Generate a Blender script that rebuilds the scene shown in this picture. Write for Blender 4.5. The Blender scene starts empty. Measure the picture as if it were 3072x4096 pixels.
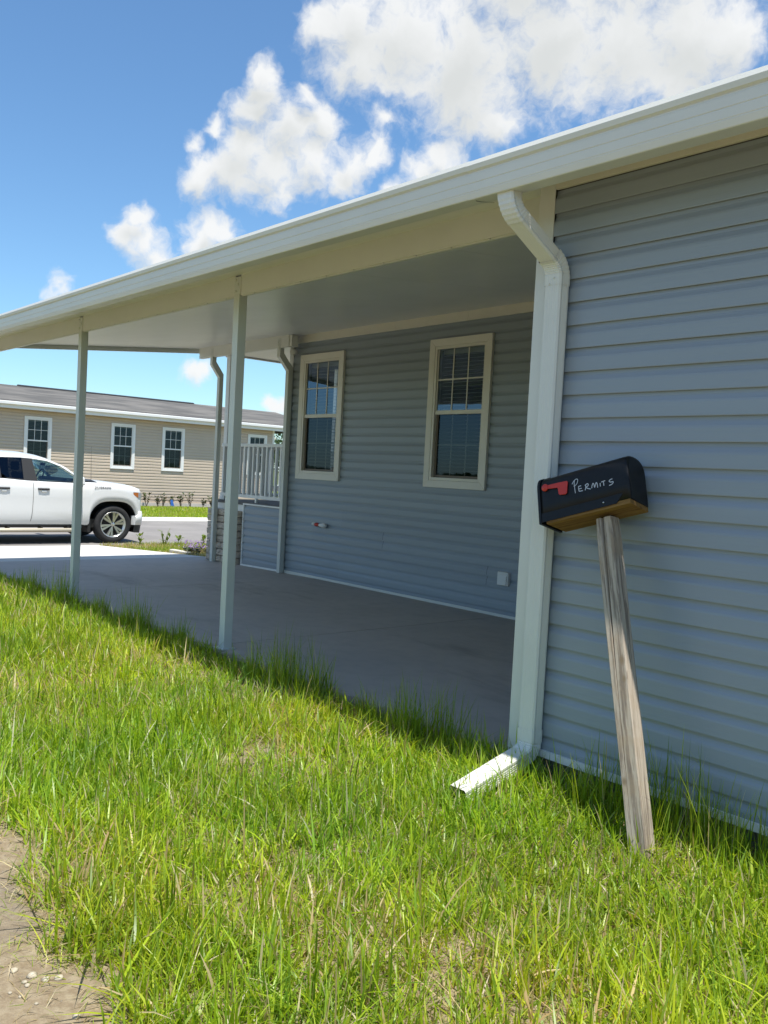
import bpy, math, random
import numpy as np
from mathutils import Matrix, Vector, Euler

# ---------------------------------------------------------------- camera, sky, sun, exposure
scene = bpy.context.scene
COL = scene.collection
R_, U_, F_ = Vector((0.654339, 0.7544, 0.052173)), Vector((-0.066044, -0.011718, 0.997748)), Vector((-0.753312, 0.656311, -0.042156))
CAM = Vector((0.0, 0.0, 1.49))
cd = bpy.data.cameras.new('camera'); cam = bpy.data.objects.new('camera', cd); COL.objects.link(cam)
cd.sensor_fit = 'VERTICAL'; cd.sensor_height = 24.0; cd.lens = 24.0 * 3487.4 / 4096.0
cd.clip_start = 0.05; cd.clip_end = 3000
cam.matrix_world = Matrix(((R_.x, U_.x, -F_.x, CAM.x), (R_.y, U_.y, -F_.y, CAM.y), (R_.z, U_.z, -F_.z, CAM.z), (0, 0, 0, 1)))
scene.camera = cam

SUN = Vector((0.29, -0.085, 1.0)).normalized()
SUN_EL = math.asin(SUN.z); SUN_AZ = math.atan2(SUN.x, SUN.y)
SKY_STRENGTH = 0.15; SUN_STRENGTH = 4.8; EXPOSURE = 0.5
CLOUD_LIT, CLOUD_DIM = (4.5, 4.55, 4.55), (3.45, 3.55, 3.5)

CLOUDS = [(-0.7754, 0.4862, 0.4029, 0.0174), (-0.7809, 0.4906, 0.3867, 0.0212), (-0.793, 0.4848, 0.3689, 0.0214), (-0.7593, 0.5237, 0.3862, 0.0154), (-0.7581, 0.5395, 0.3662, 0.0229), (-0.7784, 0.5177, 0.3551, 0.0315), (-0.8053, 0.4885, 0.3361, 0.0292), (-0.8197, 0.4561, 0.3465, 0.0143), (-0.8353, 0.4376, 0.3328, 0.0119), (-0.8379, 0.4545, 0.3021, 0.0232), (-0.8199, 0.4812, 0.3101, 0.0296), (-0.7972, 0.5143, 0.3163, 0.0347), (-0.7974, 0.5282, 0.2919, 0.0188), (-0.7723, 0.5463, 0.3242, 0.0298), (-0.744, 0.5788, 0.334, 0.0248), (-0.7288, 0.5921, 0.3441, 0.0197), (-0.7563, 0.5733, 0.315, 0.02), (-0.7143, 0.5909, 0.3749, 0.0108), (-0.681, 0.6493, 0.3384, 0.0235), (-0.6976, 0.6377, 0.3265, 0.0199), (-0.7201, 0.6211, 0.3093, 0.0138), (-0.88, 0.3994, 0.2571, 0.0158), (-0.8873, 0.3941, 0.2397, 0.0171), (-0.8817, 0.4107, 0.2323, 0.0223), (-0.8777, 0.4259, 0.2196, 0.02), (-0.8454, 0.4698, 0.2542, 0.0188), (-0.8554, 0.4586, 0.2407, 0.0189), (-0.8381, 0.4832, 0.2533, 0.0151), (-0.854, 0.4671, 0.2294, 0.0203), (-0.7292, 0.5199, 0.4448, 0.0218), (-0.707, 0.5423, 0.4539, 0.0382), (-0.7145, 0.558, 0.4221, 0.0393), (-0.6796, 0.5847, 0.443, 0.0637), (-0.6452, 0.634, 0.4263, 0.0643), (-0.6459, 0.6547, 0.3926, 0.0457), (-0.6296, 0.683, 0.3703, 0.0259), (-0.7138, 0.5919, 0.3743, 0.013), (-0.5784, 0.6883, 0.4379, 0.0653), (-0.5237, 0.7322, 0.4354, 0.0639), (-0.4727, 0.7684, 0.4314, 0.0623), (-0.4919, 0.7732, 0.4002, 0.0348), (-0.4359, 0.787, 0.4366, 0.0252), (-0.5803, 0.6404, 0.5031, 0.0776), (-0.4844, 0.7125, 0.5077, 0.0815), (-0.873, 0.4767, 0.1028, 0.0182), (-0.8674, 0.4855, 0.109, 0.0118), (-0.831, 0.5513, 0.074, 0.0132), (-0.8248, 0.5603, 0.0757, 0.0132), (-0.9242, 0.3389, 0.1762, 0.0140), (-0.9226, 0.3467, 0.1692, 0.0105)]


class NT:
    """small wrapper round a node tree"""
    def __init__(self, tree):
        self.t = tree
    def n(self, typ, **kw):
        nd = self.t.nodes.new(typ)
        for k, v in kw.items():
            setattr(nd, k, v)
        return nd
    def l(self, a, b):
        self.t.links.new(a, b)
    def math(self, op, a, b=None, c=None, clamp=False):
        nd = self.n('ShaderNodeMath', operation=op, use_clamp=clamp)
        for i, v in enumerate((a, b, c)):
            if v is None:
                continue
            if isinstance(v, (int, float)):
                nd.inputs[i].default_value = v
            else:
                self.l(v, nd.inputs[i])
        return nd.outputs[0]
    def vmath(self, op, a, b=None, scale=None):
        nd = self.n('ShaderNodeVectorMath', operation=op)
        for i, v in enumerate((a, b)):
            if v is None:
                continue
            if isinstance(v, (tuple, list, Vector)):
                nd.inputs[i].default_value = tuple(v)
            else:
                self.l(v, nd.inputs[i])
        if scale is not None:
            nd.inputs['Scale'].default_value = scale
        return nd.outputs['Value'] if op in ('DISTANCE', 'LENGTH', 'DOT_PRODUCT') else nd.outputs['Vector']
    def smooth(self, v, lo, hi, a=0.0, b=1.0):
        nd = self.n('ShaderNodeMapRange', interpolation_type='SMOOTHSTEP')
        self.l(v, nd.inputs[0])
        for i, x in zip((1, 2, 3, 4), (lo, hi, a, b)):
            nd.inputs[i].default_value = x
        return nd.outputs[0]
    def noise(self, vec, scale, detail=4.0, rough=0.55, out=0):
        nd = self.n('ShaderNodeTexNoise')
        if vec is not None:
            self.l(vec, nd.inputs['Vector'])
        nd.inputs['Scale'].default_value = scale
        nd.inputs['Detail'].default_value = detail
        nd.inputs['Roughness'].default_value = rough
        return nd.outputs[out]
    def mix(self, fac, a, b, blend='MIX'):
        nd = self.n('ShaderNodeMix', data_type='RGBA', blend_type=blend)
        for key, v in ((0, fac), (6, a), (7, b)):
            if isinstance(v, (int, float)):
                nd.inputs[key].default_value = v
            elif isinstance(v, (tuple, list)):
                nd.inputs[key].default_value = tuple(v) + ((1.0,) if len(v) == 3 else ())
            else:
                self.l(v, nd.inputs[key])
        return nd.outputs[2]


def build_world():
    w = bpy.data.worlds.new('World'); scene.world = w; w.use_nodes = True
    W = NT(w.node_tree); w.node_tree.nodes.clear()
    out = W.n('ShaderNodeOutputWorld'); bg = W.n('ShaderNodeBackground'); W.l(bg.outputs[0], out.inputs[0])
    sky = W.n('ShaderNodeTexSky', sky_type='NISHITA')
    sky.sun_disc = False; sky.sun_elevation = SUN_EL; sky.sun_rotation = SUN_AZ
    sky.air_density = 1.0; sky.dust_density = 0.25; sky.ozone_density = 1.0; sky.altitude = 0
    tc = W.n('ShaderNodeTexCoord')
    D = W.vmath('NORMALIZE', tc.outputs['Generated'])
    # cumulus: soft balls of direction, broken up by noise
    w1 = W.vmath('SCALE', W.vmath('SUBTRACT', W.noise(D, 14, 2, .5, 1), (.5, .5, .5)), scale=0.040)
    w2 = W.vmath('SCALE', W.vmath('SUBTRACT', W.noise(D, 55, 2, .6, 1), (.5, .5, .5)), scale=0.017)
    Dw = W.vmath('ADD', D, W.vmath('ADD', w1, w2))
    Du = W.vmath('ADD', Dw, (0.006, 0.002, 0.022))       # towards the sun: what shades the cloud's underside
    m = mu = None
    for x, y, z, r in CLOUDS:
        r *= 1.22
        b = W.math('MULTIPLY_ADD', W.vmath('DISTANCE', Dw, (x, y, z)), -1.0 / r, 1.0)
        m = b if m is None else W.math('SMOOTH_MAX', m, b, 0.4)
        if r > .018:
            b = W.math('MULTIPLY_ADD', W.vmath('DISTANCE', Du, (x, y, z)), -1.0 / r, 1.0)
            mu = b if mu is None else W.math('SMOOTH_MAX', mu, b, 0.4)
    # the same kind of broken cumulus over the rest of the sky
    away = W.smooth(W.vmath('DISTANCE', D, (-0.72, 0.58, 0.38)), 0.5, 0.75, -3.0, 0.0)
    el = W.vmath('DOT_PRODUCT', D, (0, 0, 1))
    low = W.smooth(el, -0.02, 0.10, -3.0, 0.0)
    gen = W.math('MULTIPLY_ADD', W.noise(Dw, 3.1, 3, .5), 7.0, -4.0)
    gen = W.math('ADD', gen, W.math('ADD', away, low))
    m = W.math('MAXIMUM', m, gen); mu = W.math('MAXIMUM', mu, gen)
    fb = W.math('MULTIPLY_ADD', W.noise(Dw, 38, 6, .62), 1.5, -0.75)
    tot = W.math('ADD', W.math('MINIMUM', m, 1.0), fb)
    alpha = W.smooth(tot, -0.12, 0.72)
    occ = W.smooth(W.math('ADD', W.math('MULTIPLY', fb, 0.28), W.math('MULTIPLY_ADD', W.noise(Dw, 11, 2, .5), 1.0, W.math('ADD', mu, -0.5))), 0.0, 1.1)
    shade = W.mix(occ, CLOUD_LIT, CLOUD_DIM)
    col = W.mix(W.math('MULTIPLY', alpha, 0.97), W.mix(1.0, sky.outputs[0], (0.54, 0.725, 0.84), 'MULTIPLY'), shade)
    W.l(col, bg.inputs[0]); bg.inputs[1].default_value = SKY_STRENGTH
    w.cycles.sampling_method = 'MANUAL'; w.cycles.sample_map_resolution = 256


build_world()
sl = bpy.data.lights.new('sun', 'SUN'); sun = bpy.data.objects.new('sun', sl); COL.objects.link(sun)
sl.energy = SUN_STRENGTH; sl.angle = math.radians(0.53); sl.color = (1.0, 0.955, 0.88)
sun.rotation_euler = SUN.to_track_quat('Z', 'Y').to_euler(); sun.location = (0, 0, 30)
vs = scene.view_settings
vs.view_transform = 'Standard'; vs.look = 'None'; vs.exposure = EXPOSURE; vs.gamma = 1.0; vs.use_curve_mapping = False
cy = scene.cycles
cy.max_bounces = 8; cy.diffuse_bounces = 3; cy.glossy_bounces = 4; cy.transmission_bounces = 6; cy.transparent_max_bounces = 16
cy.use_denoising = True
cy.caustics_reflective = False; cy.caustics_refractive = False

rng = np.random.default_rng(7)
random.seed(7)

# ---------------------------------------------------------------- helpers
def tag(o, label=None, cat=None, group=None, kind=None):
    for k, v in (('label', label), ('category', cat), ('group', group), ('kind', kind)):
        if v:
            o[k] = v
    return o


def attach(o, parent):
    if parent is not None:
        o.parent = parent
        m = Matrix.Translation(parent.location) @ parent.rotation_euler.to_matrix().to_4x4()
        if parent.parent is not None:
            p = parent.parent
            m = Matrix.Translation(p.location) @ p.rotation_euler.to_matrix().to_4x4() @ parent.matrix_parent_inverse @ m
        o.matrix_parent_inverse = m.inverted()
    return o


def empty(name, loc, label, cat, group=None):
    o = bpy.data.objects.new(name, None); COL.objects.link(o)
    o.location = loc; o.empty_display_size = 0.2
    return tag(o, label, cat, group)


class MB:
    """collects faces, builds one mesh object"""
    def __init__(self):
        self.v, self.f, self.sm = [], [], []
    def add(self, vs, fs, smooth=False):
        b = len(self.v); self.v += [tuple(p) for p in vs]
        self.f += [tuple(i + b for i in f) for f in fs]; self.sm += [smooth] * len(fs)
        return self
    def box(self, x0, x1, y0, y1, z0, z1):
        return self.add([(x0, y0, z0), (x1, y0, z0), (x1, y1, z0), (x0, y1, z0), (x0, y0, z1), (x1, y0, z1), (x1, y1, z1), (x0, y1, z1)],
                        [(0, 3, 2, 1), (4, 5, 6, 7), (0, 1, 5, 4), (1, 2, 6, 5), (2, 3, 7, 6), (3, 0, 4, 7)])
    def hexa(self, p):
        return self.add(p, [(0, 3, 2, 1), (4, 5, 6, 7), (0, 1, 5, 4), (1, 2, 6, 5), (2, 3, 7, 6), (3, 0, 4, 7)])
    def loft(self, rings, closed=True, caps=True, smooth=True):
        n = len(rings[0]); vs = [p for r in rings for p in r]; fs = []
        for i in range(len(rings) - 1):
            for j in range(n if closed else n - 1):
                k = (j + 1) % n
                fs.append((i * n + j, i * n + k, (i + 1) * n + k, (i + 1) * n + j))
        self.add(vs, fs, smooth)
        if caps and closed:
            b = len(self.v) - len(vs)
            self.f.append(tuple(b + j for j in range(n - 1, -1, -1))); self.sm.append(False)
            self.f.append(tuple(b + (len(rings) - 1) * n + j for j in range(n))); self.sm.append(False)
        return self
    def tube(self, pts, rad, seg=8, smooth=True):
        pts = [Vector(p) for p in pts]; rings = []
        rad = rad if isinstance(rad, (list, tuple)) else [rad] * len(pts)
        ref = None
        for i, p in enumerate(pts):
            d = (pts[min(i + 1, len(pts) - 1)] - pts[max(i - 1, 0)]).normalized()
            if ref is None:
                ref = Vector((0, 0, 1)) if abs(d.z) < .9 else Vector((1, 0, 0))
            a = d.cross(ref).normalized(); b = a.cross(d).normalized(); ref = b
            rings.append([p + (a * math.cos(t) + b * math.sin(t)) * rad[i] for t in [2 * math.pi * k / seg for k in range(seg)]])
        return self.loft(rings, True, True, smooth)
    def lathe(self, prof, axis='x', seg=24, centre=(0, 0, 0), smooth=True):
        rings = []
        for a, r in prof:
            ring = []
            for k in range(seg):
                t = 2 * math.pi * k / seg; c, s = r * math.cos(t), r * math.sin(t)
                p = {'x': (a, c, s), 'y': (s, a, c), 'z': (c, s, a)}[axis]
                ring.append(tuple(p[i] + centre[i] for i in range(3)))
            rings.append(ring)
        return self.loft(rings, True, True, smooth)
    def mesh(self, name):
        me = bpy.data.meshes.new(name); me.from_pydata(self.v, [], self.f)
        me.polygons.foreach_set('use_smooth', self.sm); me.update()
        return me
    def build(self, name, mat, parent=None, bevel=0.0, label=None):
        me = self.mesh(name)
        return obj(name, me, mat, parent, bevel, label)


def obj(name, me, mat, parent=None, bevel=0.0, label=None):
    if mat is not None and not me.materials:
        me.materials.append(mat)
    o = bpy.data.objects.new(name, me); COL.objects.link(o)
    attach(o, parent)
    if bevel > 0:
        b = o.modifiers.new('bevel', 'BEVEL'); b.width = bevel; b.segments = 2; b.limit_method = 'ANGLE'; b.angle_limit = math.radians(40)
    if label:
        o['label'] = label
    return o


# ---------------------------------------------------------------- materials
def mat(name, col, rough=0.5, metal=0.0, var=0.0, vscale=3.0, bump=0.0, bscale=40.0, stretch=(1, 1, 1), coat=0.0, col2=None, spec=0.5):
    m = bpy.data.materials.new(name); m.use_nodes = True
    T = NT(m.node_tree); p = m.node_tree.nodes['Principled BSDF']
    p.inputs['Roughness'].default_value = rough; p.inputs['Metallic'].default_value = metal
    p.inputs['Coat Weight'].default_value = coat; p.inputs['Specular IOR Level'].default_value = spec
    p.inputs['Base Color'].default_value = tuple(col) + (1,)
    tc = T.n('ShaderNodeTexCoord'); mp = T.n('ShaderNodeMapping'); mp.inputs['Scale'].default_value = stretch
    geo = T.n('ShaderNodeNewGeometry')
    T.l(geo.outputs['Position'], mp.inputs['Vector'])
    v = mp.outputs[0]
    if var or col2:
        n = T.noise(v, vscale, 5, .6)
        c2 = col2 if col2 else tuple(c * (1 - var) for c in col)
        T.l(T.mix(T.smooth(n, .35, .68), col, c2), p.inputs['Base Color'])
    if bump:
        b = T.n('ShaderNodeBump'); b.inputs['Strength'].default_value = bump; b.inputs['Distance'].default_value = 0.01
        T.l(T.noise(v, bscale, 4, .6), b.inputs['Height']); T.l(b.outputs[0], p.inputs['Normal'])
    return m


M = {}
M['siding'] = mat('blue_vinyl', (0.292, 0.333, 0.372), 0.38, var=.06, vscale=1.3, bump=.10, bscale=24, stretch=(.08, 1, 3))
def per_panel_tint(m, amount):
    T = NT(m.node_tree); p = m.node_tree.nodes['Principled BSDF']; src = p.inputs['Base Color'].links[0].from_socket
    oi = T.n('ShaderNodeObjectInfo'); k = T.math('MULTIPLY_ADD', oi.outputs['Random'], amount, 1 - amount / 2)
    cc = T.n('ShaderNodeCombineXYZ')
    for i in range(3):
        T.l(k, cc.inputs[i])
    T.l(T.mix(1.0, src, cc.outputs[0], 'MULTIPLY'), p.inputs['Base Color'])


per_panel_tint(M['siding'], .07)
M['tan_siding'] = mat('tan_vinyl', (0.57, 0.47, 0.365), 0.5, var=.06, vscale=1.0)
M['white'] = mat('white_aluminium', (0.70, 0.70, 0.65), 0.38, var=.04, vscale=2.0, bump=.03, bscale=90)
M['post_white'] = mat('post_aluminium', (0.64, 0.66, 0.61), 0.42, var=.05, vscale=3.0)
M['ceiling'] = mat('ceiling_panel', (0.83, 0.82, 0.79), 0.30, var=.06, vscale=1.5, bump=.03, bscale=30)
M['vinyl_white'] = mat('white_vinyl', (0.82, 0.82, 0.80), 0.4, var=.03)
M['trim_cream'] = mat('cream_vinyl', (0.72, 0.685, 0.60), 0.42, var=.04, vscale=4)
M['bronze'] = mat('brown_screen_frame', (0.16, 0.13, 0.10), 0.5)
M['slat'] = mat('blind_slat', (0.62, 0.63, 0.61), 0.5)
M['dark'] = mat('dark_interior', (0.05, 0.05, 0.05), 0.8)
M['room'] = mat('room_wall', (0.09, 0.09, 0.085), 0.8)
M['black'] = mat('black_plastic', (0.007, 0.0075, 0.0085), 0.46, spec=.3, var=.3, vscale=20, bump=.05, bscale=160)
M['red'] = mat('red_flag', (0.52, 0.028, 0.012), 0.35)
M['chalk'] = mat('silver_marker', (0.50, 0.52, 0.54), 0.6)
M['steel'] = mat('steel_nail', (0.6, 0.6, 0.6), 0.3, metal=1.0)
M['shingle'] = mat('roof_shingle', (0.085, 0.082, 0.075), 0.9, vscale=1.6, stretch=(.6, .35, 6), col2=(0.16, 0.15, 0.135), bump=.4, bscale=8)
M['foundation'] = mat('foundation_concrete', (0.30, 0.29, 0.27), 0.9, var=.3, vscale=4, bump=.3)
M['tan_base'] = mat('pale_concrete', (0.62, 0.60, 0.55), 0.9, var=.1)
M['road'] = mat('asphalt', (0.25, 0.235, 0.22), 0.92, var=.18, vscale=.9, bump=.4, bscale=60)
M['kerb'] = mat('kerb_concrete', (0.62, 0.60, 0.53), 0.9, var=.12, vscale=1.5)
M['drive'] = mat('driveway_concrete', (0.62, 0.605, 0.56), 0.88, var=.13, vscale=.7, bump=.2, bscale=70)
M['block'] = mat('split_face_block', (0.62, 0.52, 0.42), 0.95, vscale=9, col2=(0.48, 0.39, 0.31), bump=1.0, bscale=45)
M['deck'] = mat('deck_board', (0.16, 0.155, 0.155), 0.75, var=.2)
M['paint'] = mat('white_truck_paint', (0.70, 0.705, 0.69), 0.25, coat=.6, spec=.4)
M['tyre'] = mat('tyre_rubber', (0.02, 0.02, 0.021), 0.85, var=.3, vscale=10)
M['alloy'] = mat('alloy_wheel', (0.68, 0.68, 0.66), 0.28, metal=.85)
M['trim_black'] = mat('black_trim', (0.018, 0.018, 0.018), 0.55)
M["chrome"] = mat("badge_chrome", (0.03, 0.03, 0.033), 0.5)
M['amber'] = mat('amber_lens', (0.45, 0.13, 0.02), 0.2, coat=.5)
M['lens'] = mat('clear_lens', (0.35, 0.36, 0.37), 0.15, coat=.6)
M['lampwhite'] = mat('white_fitting', (0.74, 0.73, 0.70), 0.35)
M['stem'] = mat('brown_stem', (0.10, 0.07, 0.045), 0.9)
M['bark'] = mat('tree_bark', (0.12, 0.09, 0.065), 0.95, var=.4, vscale=8, bump=.6)
M['mulch'] = mat('mulch', (0.16, 0.085, 0.05), 0.95, var=.5, vscale=9, bump=.8)
M['stone'] = mat('pale_stone', (0.50, 0.44, 0.33), 0.8, var=.3, vscale=60, bump=.2)
M['blue_tag'] = mat('blue_tag', (0.03, 0.12, 0.42), 0.5)


def glass_mat(name, tint, refl):
    m = bpy.data.materials.new(name); m.use_nodes = True; nt = m.node_tree; nt.nodes.clear(); T = NT(nt)
    out = T.n('ShaderNodeOutputMaterial'); tr = T.n('ShaderNodeBsdfTransparent'); gl = T.n('ShaderNodeBsdfGlossy')
    tr.inputs[0].default_value = tuple(tint) + (1,); gl.inputs['Roughness'].default_value = 0.015
    gl.inputs[0].default_value = (0.58, 0.76, 1, 1)
    fr = T.n('ShaderNodeFresnel'); fr.inputs[0].default_value = 1.6
    geo = T.n('ShaderNodeNewGeometry'); bp = T.n('ShaderNodeBump'); bp.inputs['Strength'].default_value = 0.06; bp.inputs['Distance'].default_value = .02
    T.l(T.noise(geo.outputs['Position'], 2.2, 2, .5), bp.inputs['Height']); T.l(bp.outputs[0], gl.inputs['Normal'])
    mx = T.n('ShaderNodeMixShader'); T.l(T.math('MULTIPLY_ADD', fr.outputs[0], refl, refl * 0.06, clamp=True), mx.inputs[0])
    T.l(tr.outputs[0], mx.inputs[1]); T.l(gl.outputs[0], mx.inputs[2]); T.l(mx.outputs[0], out.inputs[0])
    return m


M['glass'] = glass_mat('window_glass', (0.62, 0.68, 0.64), 1.05)
M['glass_screen'] = glass_mat('screened_glass', (0.36, 0.38, 0.38), .40)
M['car_glass'] = glass_mat('truck_glass', (0.50, 0.62, 0.56), .6)
M['far_glass'] = glass_mat('far_window_glass', (0.35, 0.40, 0.38), .30)
M['car_glass_dark'] = glass_mat('tinted_truck_glass', (0.05, 0.05, 0.06), .30)


def concrete_slab():
    m = bpy.data.materials.new('stained_slab'); m.use_nodes = True; T = NT(m.node_tree); p = m.node_tree.nodes['Principled BSDF']
    geo = T.n('ShaderNodeNewGeometry'); pos = geo.outputs['Position']
    a = T.noise(pos, .8, 5, .62); b = T.noise(pos, 6, 5, .6); c = T.noise(pos, 120, 3, .6)
    mp = T.n('ShaderNodeMapping'); mp.inputs['Scale'].default_value = (.45, 1.5, 1); mp.inputs['Rotation'].default_value = (0, 0, .5); T.l(pos, mp.inputs[0])
    d = T.noise(mp.outputs[0], 1.1, 6, .68)
    col = T.mix(T.smooth(a, .35, .7), (.48, .435, .385), (.42, .38, .335))
    col = T.mix(T.math('MULTIPLY', T.smooth(d, .52, .74), .65), col, (.25, .215, .18))
    col = T.mix(T.math('MULTIPLY', T.smooth(b, .4, .7), .25), col, (.28, .265, .25))
    col = T.mix(T.math('MULTIPLY', T.smooth(c, .55, .75), .18), col, (.40, .39, .37))
    sx = T.n('ShaderNodeSeparateXYZ'); T.l(pos, sx.inputs[0])
    ed = T.math('ADD', sx.outputs[1], T.math('MULTIPLY', T.noise(pos, 7, 5, .65), -.34))      # soil washed onto the outer edge
    col = T.mix(T.math('MULTIPLY', T.smooth(ed, 3.44, 3.56, 1.0, 0.0), .75), col, (.17, .135, .09))
    T.l(col, p.inputs['Base Color']); p.inputs['Roughness'].default_value = .68
    bp = T.n('ShaderNodeBump'); bp.inputs['Strength'].default_value = .15; bp.inputs['Distance'].default_value = .01
    T.l(T.math('ADD', b, T.math('MULTIPLY', c, .4)), bp.inputs['Height']); T.l(bp.outputs[0], p.inputs['Normal'])
    return m


M['slab'] = concrete_slab()


def ground_mat():
    m = bpy.data.materials.new('soil_and_thatch'); m.use_nodes = True; T = NT(m.node_tree); p = m.node_tree.nodes['Principled BSDF']
    geo = T.n('ShaderNodeNewGeometry'); pos = geo.outputs['Position']
    a = T.noise(pos, 1.7, 6, .6); b = T.noise(pos, 22, 6, .68); c = T.noise(pos, 160, 4, .7)
    soil = T.mix(T.smooth(b, .35, .7), (.235, .18, .115), (.34, .28, .19))
    soil = T.mix(T.math('MULTIPLY', T.smooth(a, .52, .72), .7), soil, (.19, .165, .14))
    soil = T.mix(T.math('MULTIPLY', T.smooth(c, .55, .7), .5), soil, (.36, .30, .20))
    # far from the near yard the ground is turf
    far = T.smooth(T.vmath('DISTANCE', pos, (-6, 2, 0)), 26, 34)
    turf = T.mix(T.noise(pos, 3.0, 6, .7), (.075, .115, .028), (.14, .16, .05))
    T.l(T.mix(far, soil, turf), p.inputs['Base Color']); p.inputs['Roughness'].default_value = .95; p.inputs['Specular IOR Level'].default_value = .1
    bp = T.n('ShaderNodeBump'); bp.inputs['Strength'].default_value = .7; bp.inputs['Distance'].default_value = .02
    T.l(T.math('ADD', b, T.math('MULTIPLY', c, .35)), bp.inputs['Height']); T.l(bp.outputs[0], p.inputs['Normal'])
    return m


M['ground'] = ground_mat()


def leaf_mat(name, attr=True, col=(.08, .14, .03), trans=.5, rough=.38):
    m = bpy.data.materials.new(name); m.use_nodes = True; nt = m.node_tree; T = NT(nt); p = nt.nodes['Principled BSDF']
    out = nt.nodes['Material Output']
    tl = T.n('ShaderNodeBsdfTranslucent'); mx = T.n('ShaderNodeMixShader'); mx.inputs[0].default_value = trans
    if attr:
        at = T.n('ShaderNodeAttribute'); at.attribute_name = 'Col'; c = at.outputs['Color']
        T.l(c, p.inputs['Base Color']); T.l(T.mix(1.0, c, (1.3, 1.2, .6), 'MULTIPLY'), tl.inputs[0])
    else:
        geo = T.n('ShaderNodeNewGeometry')
        c = T.mix(T.smooth(T.noise(geo.outputs['Position'], 6, 4, .6), .35, .65), col, tuple(x * .55 for x in col))
        T.l(c, p.inputs['Base Color']); T.l(T.mix(1.0, c, (1.3, 1.2, .6), 'MULTIPLY'), tl.inputs[0])
    p.inputs['Roughness'].default_value = rough; p.inputs['Specular IOR Level'].default_value = .5
    T.l(p.outputs[0], mx.inputs[1]); T.l(tl.outputs[0], mx.inputs[2]); T.l(mx.outputs[0], out.inputs[0])
    return m


M['grass'] = leaf_mat('grass_blade', True)
M['shrub'] = leaf_mat('shrub_leaf', False, (.075, .115, .035), .3)
M['weed'] = leaf_mat('weed_leaf', False, (.24, .34, .07), .5)
M['tree_leaf'] = leaf_mat('tree_leaf', False, (.07, .12, .04), .35)
M['flower'] = leaf_mat('purple_flower', False, (.42, .30, .55), .3)


def wood_mat(name, c1, c2, c3, knots=(), along=2):
    m = bpy.data.materials.new(name); m.use_nodes = True; T = NT(m.node_tree); p = m.node_tree.nodes['Principled BSDF']
    tc = T.n('ShaderNodeTexCoord'); pos = tc.outputs['Object']
    mp = T.n('ShaderNodeMapping'); s = [60.0, 60.0, 60.0]; s[along] = 2.2; mp.inputs['Scale'].default_value = s
    wz = T.vmath('SCALE', T.vmath('SUBTRACT', T.noise(pos, 7, 3, .5, 1), (.5, .5, .5)), scale=.018)
    T.l(T.vmath('ADD', pos, wz), mp.inputs[0])
    g = T.noise(mp.outputs[0], 1.0, 5, .65); big = T.noise(pos, 6, 4, .6)
    col = T.mix(T.smooth(g, .44, .60), c1, c2)
    col = T.mix(T.math('MULTIPLY', T.smooth(big, .45, .7), .6), col, c3)
    h = g
    for (kx, ky, kz, r) in knots:
        sc = [1.0, 1.0, 1.0]; sc[along] = .6
        d = T.vmath('DISTANCE', T.vmath('MULTIPLY', pos, tuple(sc)), (kx * sc[0], ky * sc[1], kz * sc[2]))
        k = T.smooth(d, r * .25, r, 1.0, 0.0)
        col = T.mix(k, col, tuple(x * .6 for x in c3))
    T.l(col, p.inputs['Base Color']); p.inputs['Roughness'].default_value = .82; p.inputs['Specular IOR Level'].default_value = .2
    bp = T.n('ShaderNodeBump'); bp.inputs['Strength'].default_value = .6; bp.inputs['Distance'].default_value = .003
    T.l(h, bp.inputs['Height']); T.l(bp.outputs[0], p.inputs['Normal'])
    return m


M['old_wood'] = wood_mat('weathered_post_wood', (.46, .395, .315), (.21, .17, .135), (.38, .285, .185),
                         knots=((.02, -.045, .92, .020), (.022, -.045, .84, .014), (-.026, -.045, .42, .016)))
M['new_wood'] = wood_mat('mount_board_wood', (.25, .145, .045), (.15, .078, .024), (.20, .105, .032), knots=((-.15, 0, 0, .02), (-.10, .03, 0, .014)), along=0)

# ---------------------------------------------------------------- ground, slab, road
YN, YR = 3.532, 7.30          # near wall plane, wall at the back of the carport
XC, XE = -2.935, -10.60       # near corner of the house, far corner
CH = 0.1143                   # one siding course


def gz(x, y):
    """height of the soil"""
    x = np.asarray(x, float); y = np.asarray(y, float)
    z = np.interp(x, [-500, -60, -27.0, -25.05, -24.9, -17.6, -17.15, -13.0, -8.0, 500], [-.2, -.2, -.21, -.21, -.36, -.36, -.27, -.125, -.055, -.055])
    und = .010 * np.sin(x * 1.7 + y * .9) + .008 * np.sin(x * 3.9 - y * 2.7 + 1) + .006 * np.sin(5.1 * y + x)
    near = np.clip((x + 14) / 2, 0, 1) * np.clip((4 - x) / 2, 0, 1) * np.clip((3.6 - y) / .3, 0, 1) * np.clip((y + 4) / 2, 0, 1)
    z = z + .07 * np.clip((x - XC + .3) / .3, 0, 1) * np.clip((y - 2.7) / .7, 0, 1) * np.clip((5 - x), 0, 1)
    return z + und * near


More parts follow.
